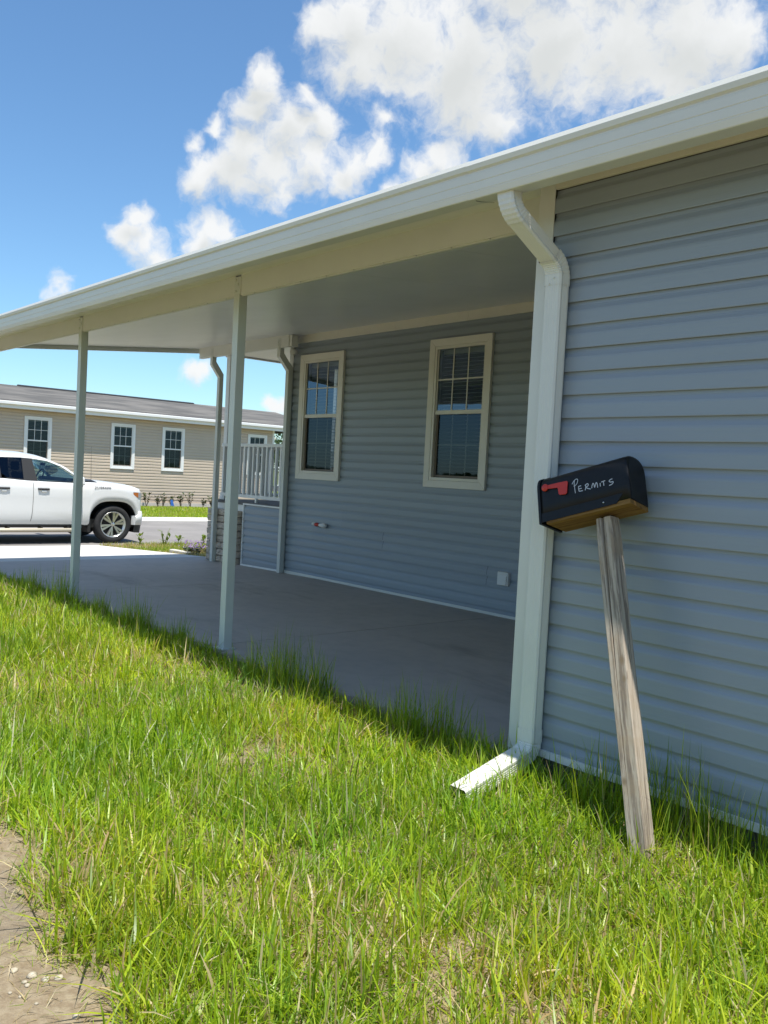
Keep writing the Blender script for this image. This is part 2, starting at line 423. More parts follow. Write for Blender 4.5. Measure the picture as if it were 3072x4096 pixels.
def build_ground():
    xs = np.unique(np.concatenate([[-900, -500, -250, -120, -60, -45, -36, -31, -28, -27, -25.05, -24.9, -22, -17.6, -17.15], np.arange(-17, 4.01, .2), [6, 10, 20, 60, 200, 500, 900]]))
    ys = np.unique(np.concatenate([[-900, -400, -150, -60, -25, -12, -6], np.arange(-4, 3.61, .2), [4.5, 6, 8, 10, 14, 20, 30, 60, 150, 400, 900]]))
    X, Y = np.meshgrid(xs, ys); Z = gz(X, Y)
    nx, ny = len(xs), len(ys)
    v = np.stack([X.ravel(), Y.ravel(), Z.ravel()], 1)
    idx = np.arange(nx * ny).reshape(ny, nx)
    f = np.stack([idx[:-1, :-1].ravel(), idx[:-1, 1:].ravel(), idx[1:, 1:].ravel(), idx[1:, :-1].ravel()], 1)
    me = bpy.data.meshes.new('ground'); me.from_pydata(v.tolist(), [], f.tolist())
    me.polygons.foreach_set('use_smooth', [True] * len(f)); me.update()
    tag(obj('ground', me, M['ground']), kind='structure')


build_ground()


def slab_z(x):
    return float(np.interp(x, [-13.3, -10.0, 0], [-.068, 0, 0]))


def sheet(name, m, x0, x1, y0a, y1a, y0b, y1b, z0, z1, thick=.12):
    """slab between x0 and x1 (x0 < x1) whose top falls from z1 at x1 to z0 at x0"""
    b = MB()
    b.hexa([(x0, y0a, z0 - thick), (x1, y0b, z1 - thick), (x1, y1b, z1 - thick), (x0, y1a, z0 - thick), (x0, y0a, z0), (x1, y0b, z1), (x1, y1b, z1), (x0, y1a, z0)])
    return b.build(name, m, None, .006)


slab_parent = bpy.data.objects.new('carport_slab', None); COL.objects.link(slab_parent); slab_parent['kind'] = 'structure'
for a, b in ((-13.25, -9.705), (-9.695, -6.345), (-6.335, -2.94)):
    o = sheet('slab_panel', M['slab'], a, b, 3.60, 7.6, 3.60, 7.6, slab_z(a), slab_z(b), .16)
    attach(o, slab_parent)
dw_parent = bpy.data.objects.new('driveway', None); COL.objects.link(dw_parent); dw_parent['kind'] = 'structure'
for a, b in ((-17.15, -15.256), (-15.25, -13.256)):
    za, zb = [float(np.interp(q, [-17.15, -13.25], [-.235, -.070])) for q in (a, b)]
    ya, yb = [float(np.interp(q, [-17.15, -13.25], [7.25, 7.55])) for q in (a, b)]
    attach(sheet('driveway_panel', M['drive'], a, b, 3.2, ya, 3.4, yb, za, zb, .14), dw_parent)
tag(sheet('road', M['road'], -24.66, -17.155, -70, 110, -70, 110, -.28, -.28, .1), kind='structure')
kb = MB(); kb.loft([[(-24.62, y, -.36), (-24.62, y, -.268), (-24.75, y, -.235), (-24.92, y, -.185), (-25.06, y, -.18), (-25.06, y, -.36)] for y in (-70, 110)], True, True, False)
tag(kb.build('kerb', M['kerb'], None), kind='structure')

# ---------------------------------------------------------------- siding
def course_profile():
    return [(.0014, 0), (.0004, .012), (.0135, .012), (.0135, -.002), (.0172, -.002), (.0180, .002), (.0157, .060), (.0135, .070), (.0065, .083), (.0022, .094), (.0014, .106), (.0014, CH - .0005)]


def panel_mesh(name, ncourse, m):
    prof = []
    for k in range(ncourse):
        prof += [(d, z + k * CH) for d, z in course_profile()]
    vs, fs = [], []
    for x in (0, 1):
        vs += [(x, -d, z) for d, z in prof]
    n = len(prof)
    for i in range(n - 1):
        fs.append((i, n + i, n + i + 1, i + 1))
    me = bpy.data.meshes.new(name); me.from_pydata(vs, [], fs); me.materials.append(m); me.update()
    return me


PANEL2 = panel_mesh('siding_panel', 2, M['siding']); PANEL1 = panel_mesh('siding_panel', 1, M['siding'])
TANPANEL = panel_mesh('siding_board', 1, M['tan_siding'])


def panel(parent, me, x, y, z, length, rz=0.0, name='siding_panel', proud=0.0):
    o = bpy.data.objects.new(name, me); COL.objects.link(o)
    o.location = (x + math.sin(rz) * proud, y - math.cos(rz) * proud, z); o.rotation_euler = (0, 0, rz); o.scale = (length, 1, 1)
    return attach(o, parent)


# ---------------------------------------------------------------- windows
def window(parent, x, y, z, w, h, rz, casing, cmat, smat, slats=True, screen=True, inner_dark=False, glass=None):
    """x,y,z = bottom middle of the casing on the wall plane; local -Y points outwards"""
    c = casing
    o_ = MB()     # mitred casing
    out = [(-w / 2, 0), (w / 2, 0), (w / 2, h), (-w / 2, h)]; inn = [(-w / 2 + c, c), (w / 2 - c, c), (w / 2 - c, h - c), (-w / 2 + c, h - c)]
    for i in range(4):
        j = (i + 1) % 4
        a, b, d, e = out[i], out[j], inn[j], inn[i]
        def lerp(p, q, t): return (p[0] + (q[0] - p[0]) * t, p[1] + (q[1] - p[1]) * t)
        g = .0009 / max(w, h)
        a2, b2, d2, e2 = lerp(a, b, g), lerp(b, a, g), lerp(d, e, g), lerp(e, d, g)
        lo, hi = -.001, -.040
        o_.hexa([(a2[0], lo, a2[1]), (b2[0], lo, b2[1]), (d2[0], lo, d2[1]), (e2[0], lo, e2[1]), (a2[0], hi, a2[1]), (b2[0], hi, b2[1]), (d2[0], hi + .007, d2[1]), (e2[0], hi + .007, e2[1])])
    W = o_.build('window', cmat, None, .003)
    W.location = (x, y, z); W.rotation_euler = (0, 0, rz); attach(W, parent)

    def sub(b, name, m, bev=0.0):
        me = b.mesh(name); me.materials.append(m)
        q = bpy.data.objects.new(name, me); COL.objects.link(q); q.parent = W
        if bev:
            md = q.modifiers.new('bevel', 'BEVEL'); md.width = bev; md.segments = 2
        return q
    x0, x1, z0, z1 = -w / 2 + c + .001, w / 2 - c - .001, c + .001, h - c - .001
    fw = .034
    fr = MB()
    fr.box(x0, x0 + fw, -.028, .06, z0, z1).box(x1 - fw, x1, -.028, .06, z0, z1).box(x0 + fw, x1 - fw, -.028, .06, z1 - fw, z1).box(x0 + fw, x1 - fw, -.028, .06, z0, z0 + fw)
    sub(fr, 'frame', smat, .002)
    ix0, ix1, iz0, iz1 = x0 + fw + .001, x1 - fw - .001, z0 + fw + .001, z1 - fw - .001
    zm = (iz0 + iz1) / 2 + .01
    s = .030
    us = MB(); us.box(ix0, ix1, -.012, .010, zm - .022, zm + .026)
    us.box(ix0, ix0 + s * .5, -.010, .010, zm + .027, iz1).box(ix1 - s * .5, ix1, -.010, .010, zm + .027, iz1)
    sub(us, 'upper_sash', smat, .002)
    ls = MB(); ls.box(ix0, ix0 + s, .016, .040, iz0, zm - .023).box(ix1 - s, ix1, .016, .040, iz0, zm - .023).box(ix0 + s, ix1 - s, .016, .040, iz0, iz0 + .028)
    sub(ls, 'lower_sash', M['bronze'] if screen else smat, .002)
    gu = MB(); gu.add([(ix0 + s * .5, 0, zm + .026), (ix1 - s * .5, 0, zm + .026), (ix1 - s * .5, 0, iz1), (ix0 + s * .5, 0, iz1)], [(0, 1, 2, 3)])
    sub(gu, 'upper_pane', glass or M['glass'])
    gl = MB(); gl.add([(ix0 + s, .024, iz0 + .028), (ix1 - s, .024, iz0 + .028), (ix1 - s, .024, zm - .022), (ix0 + s, .024, zm - .022)], [(0, 1, 2, 3)])
    sub(gl, 'lower_pane', glass or M['glass_screen'])
    gb = .0075
    for (za, zb, yy) in ((zm + .027, iz1, -.007), (iz0 + .029, zm - .023, .026)):
        for t in (1 / 3, 2 / 3):
            xx = ix0 + .02 + (ix1 - ix0 - .04) * t
            sub(MB().box(xx - gb, xx + gb, yy, yy + .006, za, zb), 'muntin', smat)
        zz = (za + zb) / 2
        sub(MB().box(ix0 + .012, ix1 - .012, yy - .0005, yy + .0055, zz - gb, zz + gb), 'muntin', smat)
    if slats:
        n = int((iz1 - iz0 - .06) / .0455)
        sm = MB(); L = ix1 - ix0 + .02
        sm.hexa([(-L / 2, -.022, -.006), (L / 2, -.022, -.006), (L / 2, .022, .004), (-L / 2, .022, .004), (-L / 2, -.022, -.003), (L / 2, -.022, -.003), (L / 2, .022, .007), (-L / 2, .022, .007)])
        me = sm.mesh('blind_slat'); me.materials.append(M['slat'])
        for k in range(n):
            q = bpy.data.objects.new('blind_slat', me); COL.objects.link(q); q.parent = W
            q.location = (0, .115, iz1 - .06 - k * .0455)
        sub(MB().box(-L / 2, L / 2, .09, .14, iz1 - .045, iz1 + .005), 'blind_headrail', M['slat'])
    if inner_dark:
        bb = MB(); bb.box(x0, x1, .30, .32, z0, z1).box(x0 - .02, x0, .06, .32, z0, z1).box(x1, x1 + .02, .06, .32, z0, z1).box(x0, x1, .06, .32, z0 - .02, z0).box(x0, x1, .06, .32, z1, z1 + .02)
        sub(bb, 'dark_recess', M['dark'])
    return W


# ---------------------------------------------------------------- the blue house
house = empty('blue_house', (-4.0, 8.0, -.05), 'blue grey vinyl sided house with two cream framed windows under the carport', 'house')
# near wall: courses start at 0.107
for k in range(12):
    panel(house, PANEL2, XC + .088, YN, .107 + 2 * k * CH, 3.2 - XC)
panel(house, PANEL1, XC + .088, YN, .107 + 24 * CH, 3.2 - XC)
# side wall of the near part (faces the carport)
for k in range(13):
    panel(house, PANEL2, XC, YR, .02 + 2 * k * CH, YR - YN - .10, -math.pi / 2)
# wall at the back of the carport, cut round the two windows
W1 = (-9.805, 1.0); W2 = (-7.138, 1.0); WZ = 1.376; WH = 1.758
holes = [(W1[0] - .415, W1[0] + .415), (W2[0] - .415, W2[0] + .415)]
seams = {0: [-9.25], 2: [-10.272, -6.557], 4: [-9.862, -8.357], 6: [-9.215], 8: [-8.079], 10: [-9.205], 26: [-8.737], 28: [-7.4]}
zb0 = .081
for k in range(-2, 28, 2):
    cuts = [XE + .001]
    if 12 <= k <= 24:
        segs = [(XE + .001, holes[0][0]), (holes[0][1], holes[1][0]), (holes[1][1], XC)]
    else:
        pts = [XE + .001] + sorted(seams.get(k, [])) + [XC]
        segs = list(zip(pts[:-1], pts[1:]))
    for i, (a, b) in enumerate(segs):
        split = not (12 <= k <= 24)
        a2, b2 = (a + (.0015 if i else 0), b - (.0015 if i < len(segs) - 1 else 0)) if split else (a, b)
        panel(house, PANEL2 if k >= 0 else PANEL2, a2, YR, zb0 + k * CH, b2 - a2, proud=.002 * (i % 2) if split else 0)
panel(house, PANEL1, XE + .001, YR, zb0 + 28 * CH, XC - XE)
# wall core behind the siding
core = MB()
xs_ = [XE, holes[0][0], holes[0][1], holes[1][0], holes[1][1], XC]
hz0, hz1 = zb0 + 12 * CH, zb0 + 26 * CH
for i in (0, 2, 4):
    core.box(xs_[i], xs_[i + 1], YR + .002, YR + .10, hz0, hz1)
core.box(XE, XC, YR + .002, YR + .10, -.1, hz0 - .0005).box(XE, XC, YR + .002, YR + .10, hz1 + .0005, 3.55)
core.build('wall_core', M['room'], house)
nc = MB(); nc.box(XC + .02, 3.2, YN + .002, YN + .10, .10, 3.02).box(XC + .003, XC + .10, YN + .101, YR, -.05, 3.3)
nc.build('near_wall_core', M['room'], house)
# end wall towards the porch, with a window opening
ew = MB(); ew.box(XE, XE + .1, YR + .101, 8.02, -.1, 3.5).box(XE, XE + .1, 8.95, 12.0, -.1, 3.5).box(XE, XE + .1, 8.021, 8.949, -.1, 1.4).box(XE, XE + .1, 8.021, 8.949, 3.05, 3.5)
ew.build('end_wall', M['siding'], house)
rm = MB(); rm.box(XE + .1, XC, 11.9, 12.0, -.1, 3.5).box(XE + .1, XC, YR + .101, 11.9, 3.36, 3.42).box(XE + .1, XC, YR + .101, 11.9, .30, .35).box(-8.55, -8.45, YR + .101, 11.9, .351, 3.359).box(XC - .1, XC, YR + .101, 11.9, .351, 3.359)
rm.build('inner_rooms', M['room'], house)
bk = MB(); bk.box(3.1, 3.2, YN + .1, 12.0, 0, 3.0).box(XC, 3.1, 11.9, 12.0, 0, 3.3)
bk.build('rear_wall', M['siding'], house)
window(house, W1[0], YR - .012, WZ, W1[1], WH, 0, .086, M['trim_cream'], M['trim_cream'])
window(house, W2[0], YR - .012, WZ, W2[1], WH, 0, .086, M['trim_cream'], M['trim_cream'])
# trims
MB().box(XE - .012, XE + .078, YR - .022, YR - .016, -.02, 3.40).box(XE - .012, XE - .004, YR - .0155, YR + .07, -.02, 3.40).build('corner_trim', M['white'], house, .002)
MB().box(XC - .008, XC + .090, YN - .022, YN - .0162, .10, 3.0).box(XC - .012, XC - .004, YN - .016, YN + .09, .02, 3.0).build('corner_trim', M['white'], house, .002)
nb = MB(); nb.loft([[(x, YN - .003, .150), (x, YN - .026, .145), (x, YN - .030, .112), (x, YN - .003, .104)] for x in (XC + .09, 3.2)], True, True, False)
nb.build('starter_strip', M['white'], house)
rb = MB()
for a, b in ((XE + .03, -9.45), (-9.45, -7.9), (-7.9, -6.6), (-6.6, XC - .02)):
    d = random.uniform(-.002, .002)
    rb.box(a, b - .002, YR - .026, YR - .0165, -.012, .030 + d)
    rb.build('base_strip', M['white'], house); rb = MB()
# cream band between siding and ceiling, in lengths
for a, b in ((XE + .01, -8.3), (-8.3, -7.05), (-7.05, -5.5), (-5.5, XC - .015)):
    t = MB(); t.box(a, b - .002, YR - .034, YR - .0165, 3.342, 3.436).box(a, b - .002, YR - .040, YR - .0165, 3.312, 3.3415)
    t.build('ceiling_trim', M['trim_cream'], house, .002)
MB().box(XC + .092, 3.2, YN - .024, YN - .003, 2.968, 3.004).build('soffit_trim', M['trim_cream'], house, .002)
# soffit boards of the near part
for i, (a, b) in enumerate(((XC - .01, -1.2), (-1.197, .6), (.603, 3.2))):
    MB().hexa([(a, 3.20, 2.992), (b, 3.20, 2.992), (b, YN, 3.006), (a, YN, 3.006), (a, 3.20, 3.006), (b, 3.20, 3.006), (b, YN, 3.02), (a, YN, 3.02)]).build('soffit', M['trim_cream'], house)
MB().box(XC + .05, 3.15, YN + .045, YN + .3, -.2, .102).build('foundation', M['foundation'], house)
MB().box(XE + .06, XC, YR + .0005, YR + .3, -.25, .0).build('foundation', M['foundation'], house)
rf = MB(); rf.hexa([(XC - .02, 3.21, 3.03), (3.6, 3.21, 3.03), (3.6, 9.5, 4.2), (XC - .02, 9.5, 4.2), (XC - .02, 3.21, 3.07), (3.6, 3.21, 3.07), (3.6, 9.5, 4.26), (XC - .02, 9.5, 4.26)])
rf.hexa([(XC - .02, 9.501, 4.2), (3.6, 9.501, 4.2), (3.6, 14.5, 3.1), (XC - .02, 14.5, 3.1), (XC - .02, 9.501, 4.26), (3.6, 9.501, 4.26), (3.6, 14.5, 3.16), (XC - .02, 14.5, 3.16)])
rf.build('roof', M['shingle'], house)
rf = MB(); rf.hexa([(-12.6, 7.45, 3.60), (XC - .021, 7.45, 3.60), (XC - .021, 9.5, 4.18), (-12.6, 9.5, 4.18), (-12.6, 7.45, 3.66), (XC - .021, 7.45, 3.66), (XC - .021, 9.5, 4.24), (-12.6, 9.5, 4.24)])
rf.hexa([(-12.6, 9.501, 4.18), (XC - .021, 9.501, 4.18), (XC - .021, 12.4, 3.4), (-12.6, 12.4, 3.4), (-12.6, 9.501, 4.24), (XC - .021, 9.501, 4.24), (XC - .021, 12.4, 3.46), (-12.6, 12.4, 3.46)])
rf.build('roof', M['shingle'], house)
# dryer vent
vx, vz = -6.292, .426
vm = MB(); vm.box(vx - .078, vx + .078, YR - .052, YR - .004, vz - .074, vz + .074)
vent = vm.build('vent_cover', M['lampwhite'], house, .006)
MB().box(vx - .062, vx + .062, YR - .058, YR - .0525, vz + .044, vz + .060).build('vent_hood', M['lampwhite'], vent, .002)
for k in range(4):
    zt = vz + .038 - k * .026
    MB().hexa([(vx - .060, YR - .066, zt - .024), (vx + .060, YR - .066, zt - .024), (vx + .060, YR - .0525, zt - .020), (vx - .060, YR - .0525, zt - .020), (vx - .060, YR - .058, zt), (vx + .060, YR - .058, zt), (vx + .060, YR - .0525, zt), (vx - .060, YR - .0525, zt)]).build('louvre', M['lampwhite'], vent)
# pipe fitting on the wall
px_, pz_ = -9.665, .760
pipe = MB().lathe([(-.155, .004), (-.152, .020), (-.135, .027), (-.112, .025), (-.098, .019)], 'x', 16, (px_, YR - .055, pz_)).build('pipe_stub', M['lampwhite'], house)
MB().lathe([(-.0975, .019), (-.075, .026), (-.045, .027), (-.02, .018), (-.002, .016)], 'x', 16, (px_, YR - .055, pz_ - .004)).build('red_sleeve', M['red'], pipe)
MB().lathe([(-.0015, .017), (.03, .024), (.08, .033), (.125, .034), (.148, .026), (.156, .008)], 'x', 16, (px_, YR - .055, pz_ - .006)).build('pipe_bulb', M['lampwhite'], pipe)
MB().box(px_ - .03, px_ + .01, YR - .055, YR - .004, pz_ - .012, pz_ + .006).build('pipe_bracket', M['lampwhite'], pipe)

# ---------------------------------------------------------------- carport
carport = empty('carport', (-8.0, 5.4, -.02), 'white aluminium carport roof on slim square posts beside the blue house', 'carport')
def cz(y): return 3.035 + (y - 3.70) * .1085          # underside of the roof panels
RX0 = -13.0
edges = [RX0 + .03] + list(np.arange(RX0 + 1.22, XC - .3, 1.22)) + [XC - .02]
for a, b in zip(edges[:-1], edges[1:]):
    q = MB(); y0, y1 = 3.215, YR - .018
    q.hexa([(a + .0015, y0, cz(y0)), (b - .0015, y0, cz(y0)), (b - .0015, y1, cz(y1)), (a + .0015, y1, cz(y1)), (a + .0015, y0, cz(y0) + .08), (b - .0015, y0, cz(y0) + .08), (b - .0015, y1, cz(y1) + .08), (a + .0015, y1, cz(y1) + .08)])
    q.build('roof_panel', M['ceiling'], carport)
    q = MB(); y0, y1 = YR - .017, 8.2
    q.hexa([(a, y0, cz(y0) + .02), (b, y0, cz(y0) + .02), (b, y1, cz(y1) + .02), (a, y1, cz(y1) + .02), (a, y0, cz(y0) + .08), (b, y0, cz(y0) + .08), (b, y1, cz(y1) + .08), (a, y1, cz(y1) + .08)])
    q.build('roof_pan', M['ceiling'], carport)
# end fascia
y0, y1 = 3.1, 7.6
q = MB(); q.hexa([(RX0 - .02, y0, cz(y0) - .055), (RX0 + .028, y0, cz(y0) - .055), (RX0 + .028, y1, cz(y1) - .075), (RX0 - .02, y1, cz(y1) - .075), (RX0 - .02, y0, cz(y0) + .09), (RX0 + .028, y0, cz(y0) + .09), (RX0 + .028, y1, cz(y1) + .09), (RX0 - .02, y1, cz(y1) + .09)])
q.build('end_fascia', M['post_white'], carport)
# front beam in lengths between posts
PX = [-6.19, -9.41, -12.63]
BT, BB = 3.03, 2.874
cuts = [RX0 + .03] + sorted(PX) + [XC - .012]
for a, b in zip(cuts[:-1], cuts[1:]):
    q = MB(); q.box(a + .041, b - .041, 3.706, 3.772, BB, BT + .012)
    q.build('front_beam', M['white'], carport, .003)
    # screws and open hem along the lower edge
    hem = MB(); hem.box(a + .05, b - .05, 3.716, 3.722, BB - .010, BB - .0005); hem.build('beam_hem', M['white'], carport)
    sm = MB().lathe([(0, .001), (.001, .006), (.004, .006), (.006, .003)], 'y', 8).mesh('screw'); sm.materials.append(M['steel'])
    for xx in np.arange(a + .25, b - .1, .31):
        s_ = bpy.data.objects.new('screw', sm); COL.objects.link(s_); s_.location = (xx, 3.7105, BB - .006); s_.rotation_euler = (0, 0, math.pi); attach(s_, carport)
bolt = MB().lathe([(0, .001), (.002, .011), (.006, .010), (.010, .005)], 'y', 10).mesh('bolt'); bolt.materials.append(M['white'])
for xx in PX:
    zb = slab_z(xx)
    q = MB(); q.box(xx - .041, xx + .041, 3.698, 3.775, zb, BB + .002).box(xx - .041, xx + .041, 3.698, 3.7045, BB + .0021, BT - .006)
    p_ = q.build('post', M['post_white'], carport, .004)
    for (bx, bz) in ((-.018, .125), (.016, .085), (-.014, .035)):
        s_ = bpy.data.objects.new('bolt', bolt); COL.objects.link(s_); s_.location = (xx + bx, 3.698, BB + bz); s_.rotation_euler = (0, 0, math.pi); attach(s_, p_)
    MB().box(xx - .07, xx + .07, 3.67, 3.80, zb - .001, zb + .008).build('base_plate', M['post_white'], p_)
    MB().box(xx + .0415, xx + .050, 3.700, 3.706, BB + .004, BT - .008).build('bracket_edge', M['white'], p_)
# second beam towards the porch and the two cranked posts
YB = 7.03
MB().box(-12.85, -10.30, YB, YB + .065, 3.228, cz(YB) + .002).build('porch_beam', M['white'], carport, .003)
MB().box(-10.2995, -10.24, YB + .01, YB + .12, 3.235, cz(YB) - .002).build('beam_end_box', M['white'], carport, .003)
for xx, yl in ((-12.44, 7.165), (-10.535, 7.185)):
    zb = slab_z(xx); hw = .037; d = .072
    prof = [(YB - .006, 3.36), (YB - .006, 3.13), (yl, 2.945), (yl, zb)]
    rings = []
    for i, (yy, zz) in enumerate(prof):
        off = 0.0
        z2 = zz + (.0 if i in (0, 3) else -.028 if i == 1 else -.028)
        z3 = zz + (.0 if i in (0, 3) else .028 if i == 1 else .028)
        rings.append([(xx - hw, yy, z2), (xx + hw, yy, z2), (xx + hw, yy + d, z3), (xx - hw, yy + d, z3)])
    q = MB(); q.loft(rings, True, True, False)
    p_ = q.build('cranked_post', M['post_white'], carport, .003)
    for bz in (3.335, 3.30, 3.255):
        s_ = bpy.data.objects.new('bolt', bolt); COL.objects.link(s_); s_.location = (xx - .012 + random.uniform(-.01, .01), YB - .006, bz); s_.rotation_euler = (0, 0, math.pi); attach(s_, p_)
MB().lathe([(0, .034), (.004, .046), (.05, .047), (.095, .030), (.10, .004)], 'y', 16, (-10.40, YB + .12, 3.185)).build('porch_light', M['lampwhite'], carport)
# gutter: two lengths with a lapped seam
def gutter_profile(dy=0.0):
    return [(3.20, 2.990), (3.195, 2.862), (3.100, 2.855), (3.096, 2.858), (3.088, 2.885), (3.090, 2.8885), (3.0875, 2.892), (3.084, 2.925), (3.086, 2.9285), (3.083, 2.932), (3.080, 2.968), (3.086, 2.972), (3.086, 2.980), (3.072, 2.988), (3.066, 3.010), (3.072, 3.032), (3.090, 3.038), (3.092, 3.030), (3.085, 2.99), (3.09, 2.89), (3.10, 2.866), (3.188, 2.870), (3.193, 2.99)]
for a, b, d in ((-13.1, -3.035, 0), (-3.045, 3.6, .003)):
    pr = [(y - d, z - d) for y, z in gutter_profile()]
    q = MB(); q.loft([[(x, y, z) for y, z in pr] for x in (a, b)], True, True, False)
    q.build('gutter', M['white'], carport)
MB().tube([(-3.02, 3.12, 2.852), (-3.0, 3.14, 2.848), (-2.96, 3.19, 2.850)], [.0015, .0015, .0008], 5).build('sealant_thread', M['trim_black'], carport)

# ---------------------------------------------------------------- downspout
ds = empty('downspout', (-2.767, 3.48, 0), 'white ribbed rectangular downspout on the near corner of the blue house', 'downspout')
def ds_ring(c, n, hw=.050, hd=.038, ribs=True):
    """ring of a ribbed 100 x 76 mm pipe; c centre, n = outward front direction, side = X"""
    out = []; n = Vector(n).normalized(); c = Vector(c)
    pts = []
    def seg(a, b, k, amp):
        for i in range(k):
            t = i / k
            p = Vector(a) * (1 - t) + Vector(b) * t
            nd = Vector((b[1] - a[1], -(b[0] - a[0]))).normalized()
            r = amp if (i % 2 == 1 and .12 < t < .88) else 0
            pts.append((p.x - nd.x * r, p.y - nd.y * r))
    r = .008
    # local u (x), v (along n)
    seg((hw, -hd + r), (hw, hd - r), 12, .003)
    seg((hw, hd - r), (hw - r, hd), 2, 0)
    seg((hw - r, hd), (-hw + r, hd), 14, .0012)
    seg((-hw + r, hd), (-hw, hd - r), 2, 0)
    seg((-hw, hd - r), (-hw, -hd + r), 12, .003)
    seg((-hw, -hd + r), (hw, -hd + r), 4, 0)
    for u, v in pts:
        out.append(c + Vector((1, 0, 0)) * u + n * v)
    return out
def ds_path(name, pts, parent=ds, hw=.05, hd=.038, crimps=()):
    """pts: (x, y, z, tangent angle): angle 0 = straight down, positive turns towards +Y (wall)"""
    rings = []
    for i, (x, y, z, a) in enumerate(pts):
        n = (0, -math.cos(a), -math.sin(a))
        c = crimps[i] if i < len(crimps) else 0
        rings.append(ds_ring((x, y, z), n, hw - c, hd - c))
    q = MB(); q.loft(rings, True, False, False)
    return q.build(name, M['white'], parent)
def arc(x0, y0, z0, a0, a1, rad, n, x1=None):
    """follow an arc starting at y0,z0 going down with angle a0 to a1 (toward +Y when positive)"""
    pts = [(x0, y0, z0, a0)]; y, z = y0, z0
    for i in range(1, n + 1):
        a = a0 + (a1 - a0) * i / n; am = a0 + (a1 - a0) * (i - .5) / n
        ds_ = rad * abs(a1 - a0) / n
        y += math.sin(am) * ds_; z -= math.cos(am) * ds_
        pts.append((x0 + ((x1 - x0) * i / n if x1 else 0), y, z, a))
    return pts
XD = -2.768
A1 = math.radians(58)
p1 = [(XD - .060, 3.148, 2.866, 0), (XD - .058, 3.148, 2.84, 0)] + arc(XD - .057, 3.148, 2.835, 0, A1, .11, 12, XD - .035)[1:]
e_ = p1[-1]
t_ = .262
q2 = (XD - .012, e_[1] + math.sin(A1) * t_, e_[2] - math.cos(A1) * t_, A1)
p1 = p1 + [q2]
ds_path('upper_elbow', p1, crimps=[0, 0] + [.0018 if i % 2 else 0 for i in range(12)] + [.0015])
p2 = [(q2[0], q2[1] - .01, q2[2] + .006, A1)] + arc(q2[0], q2[1], q2[2], A1, 0, .10, 12, XD)
p2.append((XD, p2[-1][1], p2[-1][2] - .05, 0))
ds_path('lower_elbow', p2, hw=.0525, hd=.0405, crimps=[0] + [.0018 if i % 2 else 0 for i in range(13)])
ye, ze = p2[-1][1], p2[-1][2]
ds_path('pipe', [(XD, ye, ze + .04, 0), (XD, ye, 1.2, 0), (XD - .002, ye, .23, 0)])
p3 = [(XD - .002, ye, .25, 0), (XD - .002, ye, .21, 0)] + arc(XD - .002, ye, .19, 0, -math.radians(77), .075, 9)[0:]
l_ = p3[-1]
A3 = -math.radians(77)
for s_ in (.03, .47):
    p3.append((XD + .01 * s_ / .47, l_[1] + math.sin(A3) * s_, l_[2] - math.cos(A3) * s_, A3 - math.radians(4) * s_))
ds_path('outlet_shoe', p3, hw=.053, hd=.041, crimps=[0, 0] + [.003 if i % 2 else 0 for i in range(10)])
for z_ in (ze - .012,):
    for dx in (-.012, .014):
        MB().lathe([(0, .0005), (.001, .004), (.004, .003)], 'y', 8, (XD + dx, ye - .047, z_ + .03 + dx)).build('rivet', M['white'], ds)

# ---------------------------------------------------------------- mailbox
MR = Matrix(((0.9489, -0.0628, -0.3093), (0.1308, 0.9701, 0.2043), (0.2872, -0.2343, 0.9288)))
mb = empty('mailbox', (-2.381, 3.344, 1.362), 'black mailbox with a red flag on a leaning weathered wooden post by the downspout', 'mailbox')
mb.rotation_euler = MR.to_euler()
def mpart(b, name, m, parent=None, bevel=0.0):
    me = b.mesh(name); me.materials.append(m)
    o = bpy.data.objects.new(name, me); COL.objects.link(o); o.parent = parent or mb
    if bevel:
        md = o.modifiers.new('bevel', 'BEVEL'); md.width = bevel; md.segments = 3; md.limit_method = 'ANGLE'; md.angle_limit = .6
    return o
def mail_ring(x, w=.0865, h=.218, z0=0.0, n=14):
    pts = [(x, -w, z0), ]
    hs = h - .070
    pts.append((x, -w, hs * .5)); pts.append((x, -w, hs))
    for i in range(1, n):
        t = math.pi * i / n
        e = 2 / 2.6
        cx_, sz_ = math.cos(t), math.sin(t)
        pts.append((x, -w * math.copysign(abs(cx_) ** e, cx_), hs + .070 * abs(sz_) ** e))
    pts += [(x, w, hs), (x, w, hs * .5), (x, w, z0)]
    return pts
bx = MB(); bx.loft([mail_ring(-.222), mail_ring(-.200), mail_ring(.20), mail_ring(.222, .0855, .2165), mail_ring(.231, .082, .212), mail_ring(.2335, .075, .203, .004)], True, True, True)
mpart(bx, 'box', M['black'])
dr = MB(); dr.loft([mail_ring(-.2345, .088, .219, -.016), mail_ring(-.232, .0905, .2225, -.020), mail_ring(-.2195, .0905, .2225, -.020), mail_ring(-.2192, .087, .219, -.018)], True, True, False)
door = mpart(dr, 'door', M['black'])
mpart(MB().box(-.236, -.205, -.012, .012, .222, .232), 'door_latch', M['black'], door, .003)
# skirt along the long bottom edges
for sy in (-1, 1):
    sk = MB(); y0 = sy * .0868
    sk.hexa([(-.218, y0 - .0012, -.013), (.165, y0 - .0012, -.011), (.165, y0 + .0012, -.011), (-.218, y0 + .0012, -.013), (-.218, y0 - .0012, .03), (.20, y0 - .0012, .03), (.20, y0 + .0012, .03), (-.218, y0 + .0012, .03)])
    mpart(sk, 'skirt', M['black'])
mpart(MB().box(-.198, .229, -.0835, .0835, -.024, -.001), 'mounting_board', M['new_wood'], None, .002)
